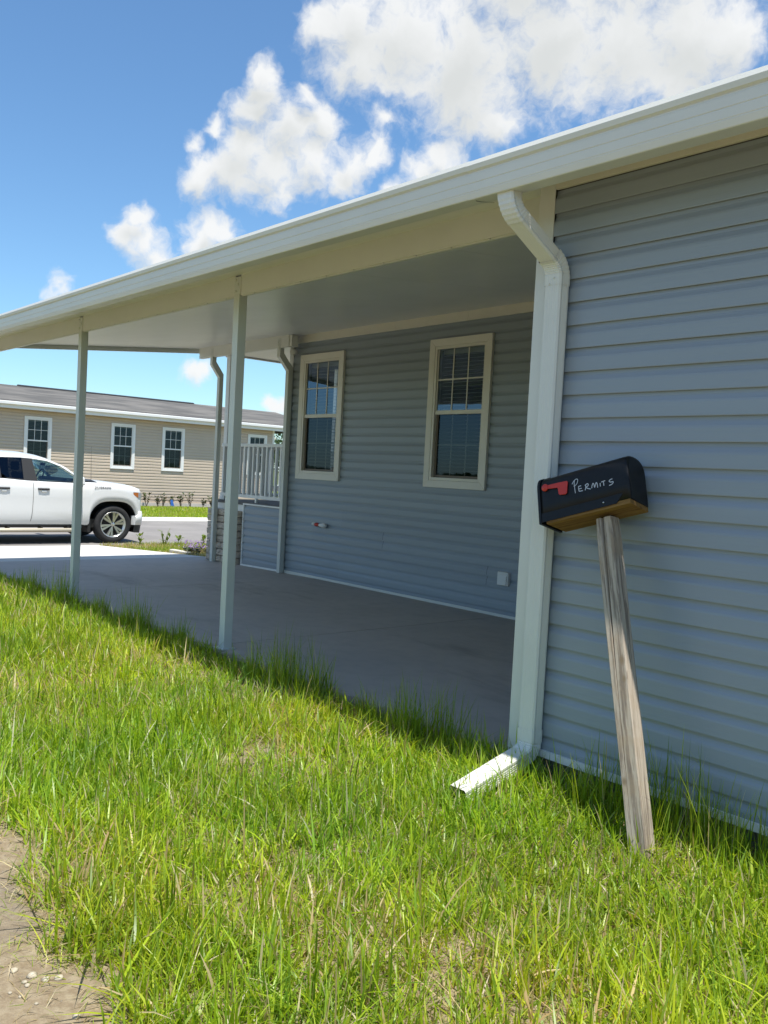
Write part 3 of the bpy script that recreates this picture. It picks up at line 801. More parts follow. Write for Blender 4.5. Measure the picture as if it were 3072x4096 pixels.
# flag
fl = MB()
def extrude_poly(b, poly, y0, y1):
    n = len(poly); b.add([(x, y0, z) for x, z in poly] + [(x, y1, z) for x, z in poly], [tuple(range(n)), tuple(range(2 * n - 1, n - 1, -1))] + [(i, i + n, (i + 1) % n + n, (i + 1) % n) for i in range(n)])
arm = [(-.1725, .1415), (-.1230, .1345), (-.1190, .1300), (-.1175, .1035), (-.1110, .0965), (-.0815, .0920), (-.0735, .0970), (-.0650, .1490), (-.0690, .1545), (-.1160, .1585), (-.1735, .1600)]
extrude_poly(fl, arm[::-1], -.0905, -.0945)
fo = mpart(fl, 'flag', M['red'], None, .0012)
mpart(MB().lathe([(-.0890, .0015), (-.0892, .0175), (-.0950, .0180), (-.0972, .0155), (-.0965, .010), (-.0985, .008), (-.0990, .001)], 'y', 24, (-.188, 0, .1515)), 'flag_pivot', M['red'], fo)
mpart(MB().lathe([(-.0875, .0005), (-.0880, .0042), (-.0900, .0036), (-.0908, .001)], 'y', 10, (.1030, 0, .0085)), 'nail', M['steel'])
# handwriting
strokes = {'P1': [(-0.033, 0.1484), (-0.0361, 0.1348), (-0.035, 0.1105), (-0.0334, 0.0871)], 'P2': [(-0.0475, 0.1339), (-0.0367, 0.147), (-0.0233, 0.1536), (-0.0166, 0.1479), (-0.0198, 0.1344), (-0.0282, 0.1255), (-0.0388, 0.121)], 'E1': [(-0.0152, 0.115), (-0.0147, 0.1029), (-0.0132, 0.0906)], 'E2': [(-0.0152, 0.115), (-0.001, 0.1151)], 'E3': [(-0.0142, 0.1028), (0.0005, 0.1023)], 'E4': [(-0.0132, 0.0906), (0.006, 0.0895)], 'R1': [(0.0212, 0.1141), (0.0215, 0.1007), (0.0169, 0.0877)], 'R2': [(0.0179, 0.1112), (0.0294, 0.1167), (0.0351, 0.1124), (0.0325, 0.105), (0.0221, 0.1015), (0.0324, 0.0932), (0.0454, 0.0871)], 'M1': [(0.0511, 0.0894), (0.0541, 0.1018), (0.0599, 0.1107), (0.0641, 0.1016), (0.066, 0.0893), (0.0724, 0.1065), (0.0776, 0.1089), (0.0804, 0.096), (0.0804, 0.0847)], 'I1': [(0.0943, 0.1032), (0.0943, 0.0867)], 'T1': [(0.1005, 0.1062), (0.1202, 0.1081)], 'T2': [(0.1108, 0.1068), (0.1118, 0.0962), (0.1118, 0.0859)], 'S1': [(0.1555, 0.1072), (0.1468, 0.1067), (0.139, 0.1008), (0.1456, 0.0944), (0.1562, 0.094), (0.1575, 0.0881), (0.1483, 0.0821), (0.1371, 0.0804)]}
def spline(pts, k=5):
    P = [Vector(p) for p in pts]; out = []
    for i in range(len(P) - 1):
        p0, p1, p2, p3 = P[max(i - 1, 0)], P[i], P[i + 1], P[min(i + 2, len(P) - 1)]
        for j in range(k):
            t = j / k
            out.append(.5 * ((2 * p1) + (p2 - p0) * t + (2 * p0 - 5 * p1 + 4 * p2 - p3) * t * t + (3 * p1 - p0 - 3 * p2 + p3) * t ** 3))
    out.append(P[-1]); return out
wr = MB()
for i, (k, pts) in enumerate(strokes.items()):
    cur = spline(pts); hw = .00165 if k[0] == 'P' else .00195
    yo = -.0872 - .00012 * (i % 3)
    vs = []
    for j, p in enumerate(cur):
        d = (cur[min(j + 1, len(cur) - 1)] - cur[max(j - 1, 0)]).normalized(); n = Vector((-d.y, d.x)) * hw
        vs += [(p.x + n.x, yo, p.y + n.y), (p.x - n.x, yo, p.y - n.y)]
    wr.add(vs, [(2 * j, 2 * j + 1, 2 * j + 3, 2 * j + 2) for j in range(len(cur) - 1)])
wo = mpart(wr, 'handwritten_permits', M['chalk']); wo['label'] = 'hand lettered word Permits in silver marker'
# leaning post, built along its own axis
ptop, pbase = Vector((-2.306, 3.348, 1.347)), Vector((-1.914, 3.163, .02))
pz = (ptop - pbase).normalized(); pbot = pbase - pz * .16; PL = (ptop - pbot).length
pxv = (Matrix.Rotation(math.radians(4), 3, 'Z') @ Vector((1, 0, 0))); pyv = pz.cross(pxv).normalized(); pxv = pyv.cross(pz).normalized()
h = .0405
rings = []
for i in range(15):
    t = i / 14; z = PL * t
    gw = np.interp(t, [0, .15, .55, .62, .8, 1.0], [.0012, .0014, .0018, .0035, .0065, .0085]); gd = np.interp(t, [0, .55, .65, 1], [.006, .008, .022, .034])
    gx = np.interp(t, [0, .55, 1], [-.018, -.012, -.006]); wv = .001 * math.sin(7 * t)
    hh = h - (.003 if i in (0, 14) else 0); jx = wv
    rings.append([(-hh + jx, -hh + .003, z), (-hh + .003 + jx, -hh, z), (gx - gw, -hh, z), (gx, -hh + gd, z), (gx + gw, -hh, z), (hh - .004 + jx, -hh, z), (hh + jx, -hh + .004, z), (hh + jx, hh - .003, z), (hh - .003 + jx, hh, z), (-hh + .003 + jx, hh, z), (-hh + jx, hh - .003, z)])
pm = MB(); pm.loft(rings, True, True, False)
me = pm.mesh('post'); me.materials.append(M['old_wood'])
po = bpy.data.objects.new('post', me); COL.objects.link(po)
pm_world = Matrix(((pxv.x, pyv.x, pz.x, pbot.x), (pxv.y, pyv.y, pz.y, pbot.y), (pxv.z, pyv.z, pz.z, pbot.z), (0, 0, 0, 1)))
po.parent = mb
po.matrix_parent_inverse = (Matrix.Translation(mb.location) @ MR.to_4x4()).inverted()
po.matrix_basis = pm_world
po['label'] = 'weathered grey square post split down its upper half'

# ---------------------------------------------------------------- porch
porch = empty('porch', (-11.6, 8.6, -.05), 'raised front porch with grey railing, blue skirt panel and dark deck', 'porch')
DZ = .955
for k in range(9):
    y = 7.31 + k * .285
    MB().box(-12.62, XE - .02, y, y + .281, DZ - .045, DZ).build('deck_board', M['deck'], porch, .003)
MB().box(-12.60, XE - .02, 7.335, 7.365, .80, DZ - .046).build('rim_board', M['vinyl_white'], porch)
MB().box(-12.60, -12.57, 7.366, 9.8, .55, DZ - .046).build('rim_board', M['vinyl_white'], porch)
# skirt panel with siding
SX0, SX1 = -11.745, -10.645
for k in range(4):
    panel(porch, PANEL2, SX0 + .02, 7.325, slab_z(-11.2) + .02 + 2 * k * CH, SX1 - SX0 - .02)
MB().box(SX0 + .005, SX1, 7.326, 7.334, slab_z(-11.5) - .02, .905).build('skirt_backing', M['dark'], porch)
MB().box(SX0 - .004, SX0 + .02, 7.300, 7.325, slab_z(-11.7) + .02, .915).build('skirt_trim', M['vinyl_white'], porch)
MB().box(SX0 - .004, SX1, 7.298, 7.325, .9155, .938).build('skirt_trim', M['vinyl_white'], porch)
MB().hexa([(SX0 - .004, 7.297, slab_z(SX0) - .01), (SX1, 7.297, slab_z(SX1) - .01), (SX1, 7.325, slab_z(SX1) - .01), (SX0 - .004, 7.325, slab_z(SX0) - .01), (SX0 - .004, 7.297, slab_z(SX0) + .022), (SX1, 7.297, slab_z(SX1) + .022), (SX1, 7.325, slab_z(SX1) + .022), (SX0 - .004, 7.325, slab_z(SX0) + .022)]).build('skirt_trim', M['vinyl_white'], porch)
# railing
rl = MB().box(-12.55, XE - .015, 7.345, 7.395, 1.822, 1.872).build('railing', M['vinyl_white'], porch, .004)
MB().box(-12.55, XE - .015, 7.350, 7.390, 1.022, 1.072).build('bottom_rail', M['vinyl_white'], rl, .004)
bal = MB().box(-.0195, .0195, -.0195, .0195, 1.0725, 1.8215).mesh('baluster'); bal.materials.append(M['vinyl_white'])
for k in range(15):
    o = bpy.data.objects.new('baluster', bal); COL.objects.link(o); o.location = (-10.72 - k * .1262, 7.370, 0); attach(o, rl)
for xx in (-11.48, -12.2):
    MB().box(xx - .02, xx + .02, 7.352, 7.388, DZ + .0005, 1.0215).build('rail_foot', M['vinyl_white'], rl)
r2 = MB().box(-12.56, -12.51, 7.56, 9.7, 1.822, 1.872).build('railing', M['vinyl_white'], porch, .004)
MB().box(-12.555, -12.515, 7.56, 9.7, 1.022, 1.072).build('bottom_rail', M['vinyl_white'], r2, .004)
for k in range(16):
    o = bpy.data.objects.new('baluster', bal); COL.objects.link(o); o.location = (-12.535, 7.66 + k * .1262, 0); attach(o, r2)
cl = MB().box(-12.60, -12.49, 7.40, 7.51, DZ + .0005, 3.338).build('column', M['vinyl_white'], porch, .004)
MB().box(-12.62, -12.47, 7.38, 7.53, DZ + .0007, DZ + .06).build('column_base', M['vinyl_white'], cl, .004)
MB().box(-12.62, -12.47, 7.38, 7.53, 3.28, 3.3385).build('column_cap', M['vinyl_white'], cl, .004)
MB().box(-12.60, -12.49, 9.6, 9.71, DZ + .0005, 3.338).build('column', M['vinyl_white'], porch, .004)
# porch ceiling
for k in range(8):
    y = 7.10 + k * .36
    MB().box(-12.60, XE - .015, y, y + .357, 3.34, 3.37).build('ceiling_board', M['ceiling'], porch)
MB().box(-12.66, -12.601, 7.10, 10.0, 3.315, 3.46).build('porch_fascia', M['white'], porch)
MB().box(-12.66, XE, 9.99, 10.05, 3.315, 3.46).build('porch_fascia', M['white'], porch)

# ---------------------------------------------------------------- split-face block pier
pier = empty('block_pier', (-12.3, 7.42, slab_z(-12.3)), 'tan split face block pier at the end of the porch', 'pier')
def rough_block(sx, sy, sz, seed):
    r = np.random.default_rng(seed); nx, nz = 7, 5
    vs = []; fs = []
    def grid(fn, nu, nv):
        b = len(vs)
        for j in range(nv + 1):
            for i in range(nu + 1):
                vs.append(fn(i / nu, j / nv, i in (0, nu) or j in (0, nv)))
        for j in range(nv):
            for i in range(nu):
                a = b + j * (nu + 1) + i; fs.append((a, a + 1, a + nu + 2, a + nu + 1))
    j = lambda e, s: 0 if e else r.uniform(-s, s)
    grid(lambda u, v, e: (sx * (u - .5), -sy / 2 - (0 if e else .016) + j(e, .008), sz * v), nx, nz)      # front
    grid(lambda u, v, e: (sx / 2 + (0 if e else .010) + j(e, .006), sy * (u - .5), sz * v), nx, nz)       # right
    grid(lambda u, v, e: (-sx / 2 - (0 if e else .012) + j(e, .008), sy * (.5 - u), sz * v), nx, nz)      # left
    grid(lambda u, v, e: (sx * (.5 - u), sy / 2, sz * v), 1, 1)
    grid(lambda u, v, e: (sx * (u - .5), sy * (v - .5), sz), 1, 1)
    grid(lambda u, v, e: (sx * (u - .5), sy * (.5 - v), 0), 1, 1)
    me = bpy.data.meshes.new('block'); me.from_pydata(vs, [], fs); me.materials.append(M['block']); me.update()
    return me
bm_long = [rough_block(.30, .36, .098, 10 + i) for i in range(4)]; bm_half = [rough_block(.145, .36, .098, 30 + i) for i in range(3)]
for c_ in range(8):
    z = slab_z(-12.3) + .002 + c_ * .1075
    lay = [('h', .145)] + [('l', .30)] * 2 + [('h', .145)] if c_ % 2 == 0 else [('l', .30)] * 3
    x = -12.735 + random.uniform(-.008, .008)
    for kind, wdt in lay:
        me = random.choice(bm_half if kind == 'h' else bm_long)
        o = bpy.data.objects.new('block', me); COL.objects.link(o); o.location = (x + wdt / 2, 7.43 + random.uniform(-.006, .006), z); attach(o, pier); x += wdt + .008
pc = MB().box(-12.71, -11.84, 7.30, 7.56, slab_z(-12.3) - .05, .795).build('mortar_core', mat('mortar', (.22, .20, .18), .95), pier)

# ---------------------------------------------------------------- tan house across the road
TX = -31.67
tan = empty('tan_house', (TX - 4, 12, -.2), 'long tan vinyl sided house with white framed windows across the road', 'house')
TY0, TY1 = -6.0, 21.0
twin = [(1.5, .965), (5.2, .965), (11.05, .965), (14.24, .965), (16.33, .965), (20.23, .955)]
TZ, TH = 1.205, 1.715
for k in range(29):
    z = -.055 + k * CH
    inside = (z + CH > TZ + .03) and (z < TZ + TH - .03)
    if inside:
        pts = [TY0]
        for wy, ww in twin:
            pts += [wy - ww / 2 + .03, wy + ww / 2 - .03]
        pts.append(TY1); segs = list(zip(pts[::2], pts[1::2]))
    else:
        segs = [(TY0, TY1)]
    for a, b in segs:
        panel(tan, TANPANEL, TX, a, z, b - a, math.pi / 2, 'siding_board')
tc_ = MB(); tc_.box(TX - 8.3, TX - .30, TY0, TY1, -.2, 3.2); tc_.build('wall_core', M['dark'], tan)
for wy, ww in twin:
    window(tan, TX + .012, wy, TZ, ww, TH, math.pi / 2, .085, M['vinyl_white'], M['vinyl_white'], slats=True, screen=True, inner_dark=True, glass=M['far_glass'])
MB().box(TX - .02, TX + .045, TY0, TY1 + .02, -.22, -.056).build('foundation', M['tan_base'], tan)
MB().box(TX - .01, TX + .022, TY1 - .001, TY1 + .09, -.055, 3.16).build('corner_trim', M['vinyl_white'], tan)
EX = TX + .36
GY0, GY1 = TY0 - .3, 23.75
MB().box(TX - .02, EX - .02, GY0, GY1, 3.165, 3.185).build('soffit', M['trim_cream'], tan)
MB().box(EX - .02, EX + .02, GY0, GY1, 3.13, 3.36).build('fascia', M['vinyl_white'], tan)
MB().box(EX + .0205, EX + .11, GY0, GY1, 3.25, 3.37).build('gutter', M['vinyl_white'], tan, .02)
RXr, RZ = TX - 4.0, 4.26
rr = MB(); rr.hexa([(EX + .05, GY0, 3.372), (EX + .05, GY1, 3.372), (RXr, GY1, RZ - .03), (RXr, GY0, RZ - .03), (EX + .05, GY0, 3.40), (EX + .05, GY1, 3.40), (RXr, GY1, RZ), (RXr, GY0, RZ)])
rr.hexa([(RXr - .002, GY0, RZ - .03), (RXr - .002, GY1, RZ - .03), (TX - 8.7, GY1, 3.372), (TX - 8.7, GY0, 3.372), (RXr - .002, GY0, RZ), (RXr - .002, GY1, RZ), (TX - 8.7, GY1, 3.40), (TX - 8.7, GY0, 3.40)])
roof = rr.build('roof', M['shingle'], tan)
MB().hexa([(RXr - .16, 11.6, RZ - .012), (RXr + .16, 11.6, RZ - .012), (RXr + .16, 19.3, RZ - .012), (RXr - .16, 19.3, RZ - .012), (RXr - .03, 11.6, RZ + .045), (RXr + .03, 11.6, RZ + .045), (RXr + .03, 19.3, RZ + .045), (RXr - .03, 19.3, RZ + .045)]).build('ridge_vent', M['trim_black'], roof)
gb_ = MB(); gb_.add([(TX - .3, GY1 - .4, 3.19), (TX - 8.3, GY1 - .4, 3.19), (RXr, GY1 - .4, RZ - .05)], [(0, 1, 2)]); gb_.build('gable', M['tan_siding'], tan)
# side porch of the tan house
MB().box(TX - 3.5, TX + .2, TY1 + .1, GY1 - .2, .55, .70).build('side_porch_deck', M['deck'], tan)
MB().box(TX + .05, TX + .16, GY1 - .40, GY1 - .29, .701, 3.16).build('porch_column', M['vinyl_white'], tan)
tr = MB().box(TX + .08, TX + .13, TY1 + .12, GY1 - .41, 1.55, 1.61).build('porch_railing', M['vinyl_white'], tan)
MB().box(TX + .085, TX + .125, TY1 + .12, GY1 - .41, .78, .83).build('bottom_rail', M['vinyl_white'], tr)
for k in range(16):
    y = TY1 + .2 + k * .14
    MB().box(TX + .09, TX + .12, y, y + .035, .831, 1.549).build('baluster', M['vinyl_white'], tr)
MB().box(TX - 3.4, TX - 3.3, TY1 + .1, GY1 - .4, .7, 1.9).build('porch_back_wall', M['tan_siding'], tan)

# ---------------------------------------------------------------- pickup truck
ROADZ = -.28
TCX = -18.90
truck = empty('pickup_truck', (TCX, 5.7, ROADZ), 'white crew cab pickup truck parked on the road in front of the tan house', 'truck')
HW = 1.0
WHF, WHR, WRAD = 7.92, 4.17, .405
def zbot(u):
    z = .395
    if u > 8.36: z = .36
    for c in (WHF, WHR):
        d = abs(u - c)
        if d < .54:
            z = max(z, .405 + .50 * (max(0, 1 - (d / .54) ** 3.2)) ** .5)
    return z
def ztop(u):
    return float(np.interp(u, [2.6, 2.7, 4.9, 5.0, 5.7, 6.2, 7.0, 7.25, 7.5, 7.97, 8.3, 8.42, 8.50, 8.54, 8.57], [1.30, 1.36, 1.36, 1.33, 1.315, 1.295, 1.285, 1.285, 1.285, 1.26, 1.23, 1.21, 1.19, 1.165, 1.12]))
def crown(u):
    return float(np.interp(u, [2.6, 4.95, 5.0, 7.0, 7.25, 7.6, 8.3, 8.57], [.0, .0, .0, .0, .06, .075, .06, .02]))
def vs_(u):
    return float(np.interp(u, [2.6, 2.75, 8.25, 8.40, 8.48, 8.53, 8.57], [.97, 1.0, 1.0, .99, .972, .945, .89]))
us = sorted(set([2.6, 2.7, 2.8, 3.2, 3.5, 3.6, 4.75, 4.95, 5.2, 5.5, 5.8, 6.1, 6.4, 6.7, 7.0, 7.2, 7.3, 7.36, 8.47, 8.5, 8.53, 8.57] + [round(WHF + .54 * math.sin(t), 4) for t in np.linspace(-math.pi / 2, math.pi / 2, 21)] + [round(WHR + .54 * math.sin(t), 4) for t in np.linspace(-math.pi / 2, math.pi / 2, 13)]))
def body_ring(u):
    zb, zt, s, c = zbot(u), ztop(u), vs_(u), crown(u)
    flare = .028 * math.exp(-((abs(u - WHF)) / .62) ** 4) + .028 * math.exp(-((abs(u - WHR)) / .62) ** 4)
    L = [(.945, .0), (.985, .10), (1.0, .33), (.992, .42), (1.0, .62), (.995, .80), (.975, .93), (.93, 1.0)]
    side = [((v + (flare if 0 <= i <= 4 else flare * .5)) * HW * s, zb + (zt - zb) * t) for i, (v, t) in enumerate(L)]
    top = [(.80 * HW * s, zt + c * .45), (.45 * HW * s, zt + c * .85), (0, zt + c)]
    half = side + top
    ring = [(TCX + v, u, ROADZ + z) for v, z in half] + [(TCX - v, u, ROADZ + z) for v, z in half[-2::-1]]
    return ring
bd = MB(); bd.loft([body_ring(u) for u in us], False, False, True)
f_ = body_ring(8.57); bd.add(f_, [tuple(range(len(f_)))]); f_ = body_ring(2.6); bd.add(f_, [tuple(range(len(f_) - 1, -1, -1))])
body = bd.build('body', M['paint'], truck)
b_ = MB(); b_.box(TCX - .90, TCX + .90, 2.75, 8.42, ROADZ + .34, ROADZ + .52).box(TCX - .55, TCX + .55, 2.75, 8.42, ROADZ + .52, ROADZ + .95).build('underbody', M['trim_black'], truck)
# wheel arch liners
for uc in (WHF, WHR):
    for sx in (1, -1):
        rings = []
        for x in (.50, .965):
            rings.append([(TCX + sx * x, uc + .545 * math.cos(t), ROADZ + .405 + .515 * math.sin(t)) for t in np.linspace(-.35, math.pi + .35, 16)])
        q = MB(); q.loft(rings, False, False, True); q.add(rings[0], [tuple(range(16))])
        q.build('wheel_arch_liner', M['trim_black'], truck)
# wheels
def make_wheel(x, u, sx):
    c = (x, u, ROADZ + WRAD)
    hub = MB().lathe([(sx * -.10, .28), (sx * .005, .27), (sx * .01, .03)], 'x', 24, c).build('wheel', M['trim_black'], truck)
    MB().lathe([(sx * -.125, .255), (sx * -.125, .34), (sx * -.115, .375), (sx * -.09, .400), (sx * -.04, .405), (sx * .04, .405), (sx * .09, .400), (sx * .115, .375), (sx * .125, .345), (sx * .120, .305), (sx * .105, .280), (sx * .05, .27)], 'x', 40, c).build('tyre', M['tyre'], hub)
    rim = MB(); rim.lathe([(sx * .04, .250), (sx * .085, .268), (sx * .110, .283), (sx * .116, .276), (sx * .098, .258), (sx * .04, .246)], 'x', 40, c)
    rim.lathe([(sx * .02, .06), (sx * .075, .058), (sx * .088, .045), (sx * .09, .003)], 'x', 20, c)
    for k in range(6):
        a0 = 2 * math.pi * k / 6 + .25
        for da in (-.16, .16):
            r0, r1 = .045, .268
            def P(r, a, xo): return (c[0] + sx * xo, c[1] + r * math.sin(a), c[2] + r * math.cos(a))
            w0, w1 = .34, .125
            rim.hexa([P(r0, a0 + da * .6 - w0, .03), P(r0, a0 + da * .6 + w0, .03), P(r1, a0 + da + w1, .04), P(r1, a0 + da - w1, .04), P(r0, a0 + da * .6 - w0 * .7, .085), P(r0, a0 + da * .6 + w0 * .7, .085), P(r1, a0 + da + w1 * .8, .098), P(r1, a0 + da - w1 * .8, .098)])
    rim.build('rim', M['alloy'], hub)
    for k in range(6):
        a = 2 * math.pi * (k + .5) / 6 + .25
        MB().lathe([(sx * .07, .016), (sx * .0905, .015), (sx * .092, .002)], 'x', 8, (c[0], c[1] + .052 * math.sin(a), c[2] + .052 * math.cos(a))).build('lug_nut', M['trim_black'], hub)
for u in (WHF, WHR):
    make_wheel(TCX + .865, u, 1); make_wheel(TCX - .865, u, -1)
# cab: roof, pillars, glass
def cab_side(u, z, sx):
    """half width of the greenhouse at height z"""
    t = (z - 1.28) / (1.80 - 1.28)
    return TCX + sx * (.935 - .20 * max(0, t) ** 1.15)
def cp(u, z, sx, inset=0.0):
    return (cab_side(u, z, sx) - sx * inset, u, ROADZ + z)
rf = MB(); rings = []
for u, ze, zc in ((4.93, 1.66, 1.68), (5.0, 1.74, 1.79), (5.2, 1.775, 1.85), (5.6, 1.785, 1.875), (6.1, 1.775, 1.870), (6.4, 1.745, 1.83), (6.62, 1.70, 1.775)):
    hw = abs(cab_side(u, ze, 1) - TCX)
    rings.append([(TCX + hw * c, u, ROADZ + ze + (zc - ze) * (1 - abs(c) ** 2.6)) for c in np.linspace(1, -1, 13)] + [(TCX + hw * c * .98, u, ROADZ + ze + (zc - ze) * (1 - abs(c) ** 2.6) - .05) for c in np.linspace(-1, 1, 13)])
rf.loft(rings, True, True, True)
rf.build('cab_roof', M['paint'], truck)
wtop = lambda u: float(np.interp(u, [5.55, 6.0, 6.22, 6.52, 6.79, 7.0, 7.12], [1.735, 1.745, 1.735, 1.70, 1.605, 1.475, 1.39]))
for sx in (1, -1):
    # strip of roof rail and A pillar above the side glass
    us2 = [4.93, 5.3, 5.55, 5.8, 6.0, 6.22, 6.4, 6.52, 6.65, 6.79, 6.9, 7.0, 7.12, 7.24]
    lo = [float(np.interp(u, [4.93, 5.3, 5.55, 6.0, 6.22, 6.52, 6.79, 7.0, 7.12, 7.24], [1.70, 1.725, 1.735, 1.745, 1.735, 1.70, 1.605, 1.475, 1.39, 1.285])) for u in us2]
    hi = [float(np.interp(u, [4.93, 5.2, 5.6, 6.1, 6.4, 6.62, 6.88, 7.05, 7.24], [1.73, 1.80, 1.81, 1.80, 1.772, 1.705, 1.60, 1.48, 1.335])) for u in us2]
    r_ = [[cp(u, a, sx), cp(u, b + .004, sx, .012), cp(u, b + .004, sx, .10), cp(u, a, sx, .06)] for u, a, b in zip(us2, lo, hi)]
    MB().loft(r_, True, True, False).build('roof_rail', M['paint'], truck)
    q = MB(); q.hexa([cp(6.03, 1.28, sx), cp(6.30, 1.28, sx), cp(6.30, 1.28, sx, .05), cp(6.03, 1.28, sx, .05), cp(6.02, 1.742, sx), cp(6.225, 1.735, sx), cp(6.225, 1.735, sx, .05), cp(6.02, 1.742, sx, .05)])
    q.build('door_pillar', M['trim_black'], truck)
    q = MB(); q.hexa([cp(4.93, 1.30, sx), cp(5.42, 1.30, sx), cp(5.42, 1.30, sx, .05), cp(4.93, 1.30, sx, .05), cp(4.93, 1.70, sx), cp(5.50, 1.735, sx), cp(5.50, 1.735, sx, .05), cp(4.93, 1.70, sx, .05)])
    q.build('rear_pillar', M['paint'], truck)
    MB().hexa([cp(5.42, 1.30, sx, -.001), cp(5.60, 1.33, sx, -.001), cp(5.60, 1.33, sx, .03), cp(5.42, 1.30, sx, .03), cp(5.50, 1.735, sx, -.001), cp(5.575, 1.738, sx, -.001), cp(5.575, 1.738, sx, .03), cp(5.50, 1.735, sx, .03)]).build('quarter_trim', M['trim_black'], truck)
    ru = [5.575, 5.7, 5.85, 6.03]
    MB().loft([[cp(u, float(np.interp(u, [5.575, 5.65, 5.75, 6.03], [1.44, 1.36, 1.325, 1.305])), sx, .012), cp(u, wtop(u), sx, .012)] for u in ru], False, False, False).build('rear_door_glass', M['car_glass_dark'], truck)
    fu = [6.27, 6.40, 6.52, 6.65, 6.79, 6.90, 7.0, 7.12, 7.2]
    MB().loft([[cp(u, 1.287, sx, .012), cp(u, max(1.29, float(np.interp(u, us2, lo))), sx, .012)] for u in fu], False, False, False).build('front_door_glass', M['car_glass'], truck)
    # belt moulding
    MB().loft([[cp(u, z, sx, -.006), cp(u, z + .022, sx, -.004), cp(u, z + .022, sx, .02), cp(u, z, sx, .02)] for u, z in ((5.70, 1.315), (6.03, 1.290), (6.30, 1.272), (7.2, 1.268))], True, True, False).build('belt_moulding', M['trim_black'], truck)
    # door handles
    for uh in (6.41, 5.63):
        xh = TCX + sx * 1.0
        hd = MB().hexa([(xh - sx * .03, uh - .125, ROADZ + 1.105), (xh - sx * .03, uh + .125, ROADZ + 1.105), (xh + sx * .034, uh + .11, ROADZ + 1.110), (xh + sx * .034, uh - .11, ROADZ + 1.110), (xh - sx * .03, uh - .125, ROADZ + 1.148), (xh - sx * .03, uh + .125, ROADZ + 1.148), (xh + sx * .028, uh + .11, ROADZ + 1.143), (xh + sx * .028, uh - .11, ROADZ + 1.143)]).build('door_handle', M['trim_black'], truck, .01)
        MB().box(min(xh - sx * .01, xh + sx * .022), max(xh - sx * .01, xh + sx * .022), uh - .045, uh + .055, ROADZ + 1.066, ROADZ + 1.1045).build('handle_cup', M['paint'], hd, .008)
    # door seams as fine dark gaps
    def side_x(u, z):
        zb, zt = zbot(u), ztop(u); t = (z - zb) / (zt - zb)
        return TCX + sx * (np.interp(t, [0, .10, .33, .42, .62, .80, .93, 1.0], [.945, .985, 1.0, .992, 1.0, .995, .975, .93]) * HW * vs_(u) + .005)
    for path in ([(6.205, 1.27), (6.205, 1.0), (6.20, .75), (6.185, .55), (6.165, .47)], [(7.28, 1.25), (7.37, 1.12), (7.375, .9), (7.345, .65), (7.29, .47)], [(5.03, 1.3), (5.05, 1.0), (5.05, .6), (5.1, .47)]):
        q = MB(); vs2 = []
        pz2 = [p[1] for p in path][::-1]; pu2 = [p[0] for p in path][::-1]
        path = [(float(np.interp(zz, pz2, pu2)), float(zz)) for zz in np.linspace(pz2[-1], pz2[0], 18)]
        for u, z in path:
            x = side_x(u, z); vs2 += [(x, u - .004, ROADZ + z), (x, u + .004, ROADZ + z)]
        q.add(vs2, [(2 * i, 2 * i + 1, 2 * i + 3, 2 * i + 2) for i in range(len(path) - 1)])
        q.build('door_gap', M['trim_black'], truck)
    MB().box(min(TCX + sx * .93, TCX + sx * .955), max(TCX + sx * .93, TCX + sx * .955), 4.75, 7.36, ROADZ + .375, ROADZ + .405).build('rocker_trim', M['trim_black'], truck)
    st = MB().tube([(TCX + sx * .88, 4.85, ROADZ + .36), (TCX + sx * 1.0, 5.0, ROADZ + .29), (TCX + sx * 1.0, 7.0, ROADZ + .29), (TCX + sx * .88, 7.15, ROADZ + .36)], .042, 10).build('side_step', mat('step_bar', (.48, .43, .33), .4, metal=.2), truck)
    for uu in (5.25, 5.75, 6.4, 6.95):
        MB().box(min(TCX + sx * .8, TCX + sx * .98), max(TCX + sx * .8, TCX + sx * .98), uu - .02, uu + .02, ROADZ + .30, ROADZ + .37).build('step_bracket', M['trim_black'], st)
    # mirror
    MB().hexa([(TCX + sx * 1.02, 7.06, ROADZ + 1.22), (TCX + sx * 1.26, 7.05, ROADZ + 1.24), (TCX + sx * 1.26, 7.17, ROADZ + 1.24), (TCX + sx * 1.02, 7.20, ROADZ + 1.22), (TCX + sx * 1.03, 7.06, ROADZ + 1.43), (TCX + sx * 1.24, 7.05, ROADZ + 1.41), (TCX + sx * 1.24, 7.15, ROADZ + 1.41), (TCX + sx * 1.03, 7.19, ROADZ + 1.43)]).build('mirror', M['paint'], truck, .03)
    MB().box(min(TCX + sx * .92, TCX + sx * 1.04), max(TCX + sx * .92, TCX + sx * 1.04), 7.10, 7.20, ROADZ + 1.20, ROADZ + 1.27).build('mirror_arm', M['trim_black'], truck)
    # head lamp wrapping the corner
    def corner(u, z): return (TCX + sx * (vs_(u) + .018), u, ROADZ + z)
    hl = MB().loft([[corner(u, z0), corner(u, z1)] for u, z0, z1 in ((8.33, 1.05, 1.115), (8.40, 1.01, 1.115), (8.47, .99, 1.110), (8.53, .985, 1.10), (8.575, .98, 1.08))], False, False, True).build('headlight', M['lens'], truck)
    MB().loft([[tuple(Vector(corner(u, z0)) + Vector((sx * .003, .002, 0))), tuple(Vector(corner(u, z1)) + Vector((sx * .003, .002, 0)))] for u, z0, z1 in ((8.335, 1.055, 1.108), (8.40, 1.018, 1.108), (8.455, 1.002, 1.103))], False, False, True).build('marker_lens', M['amber'], hl)
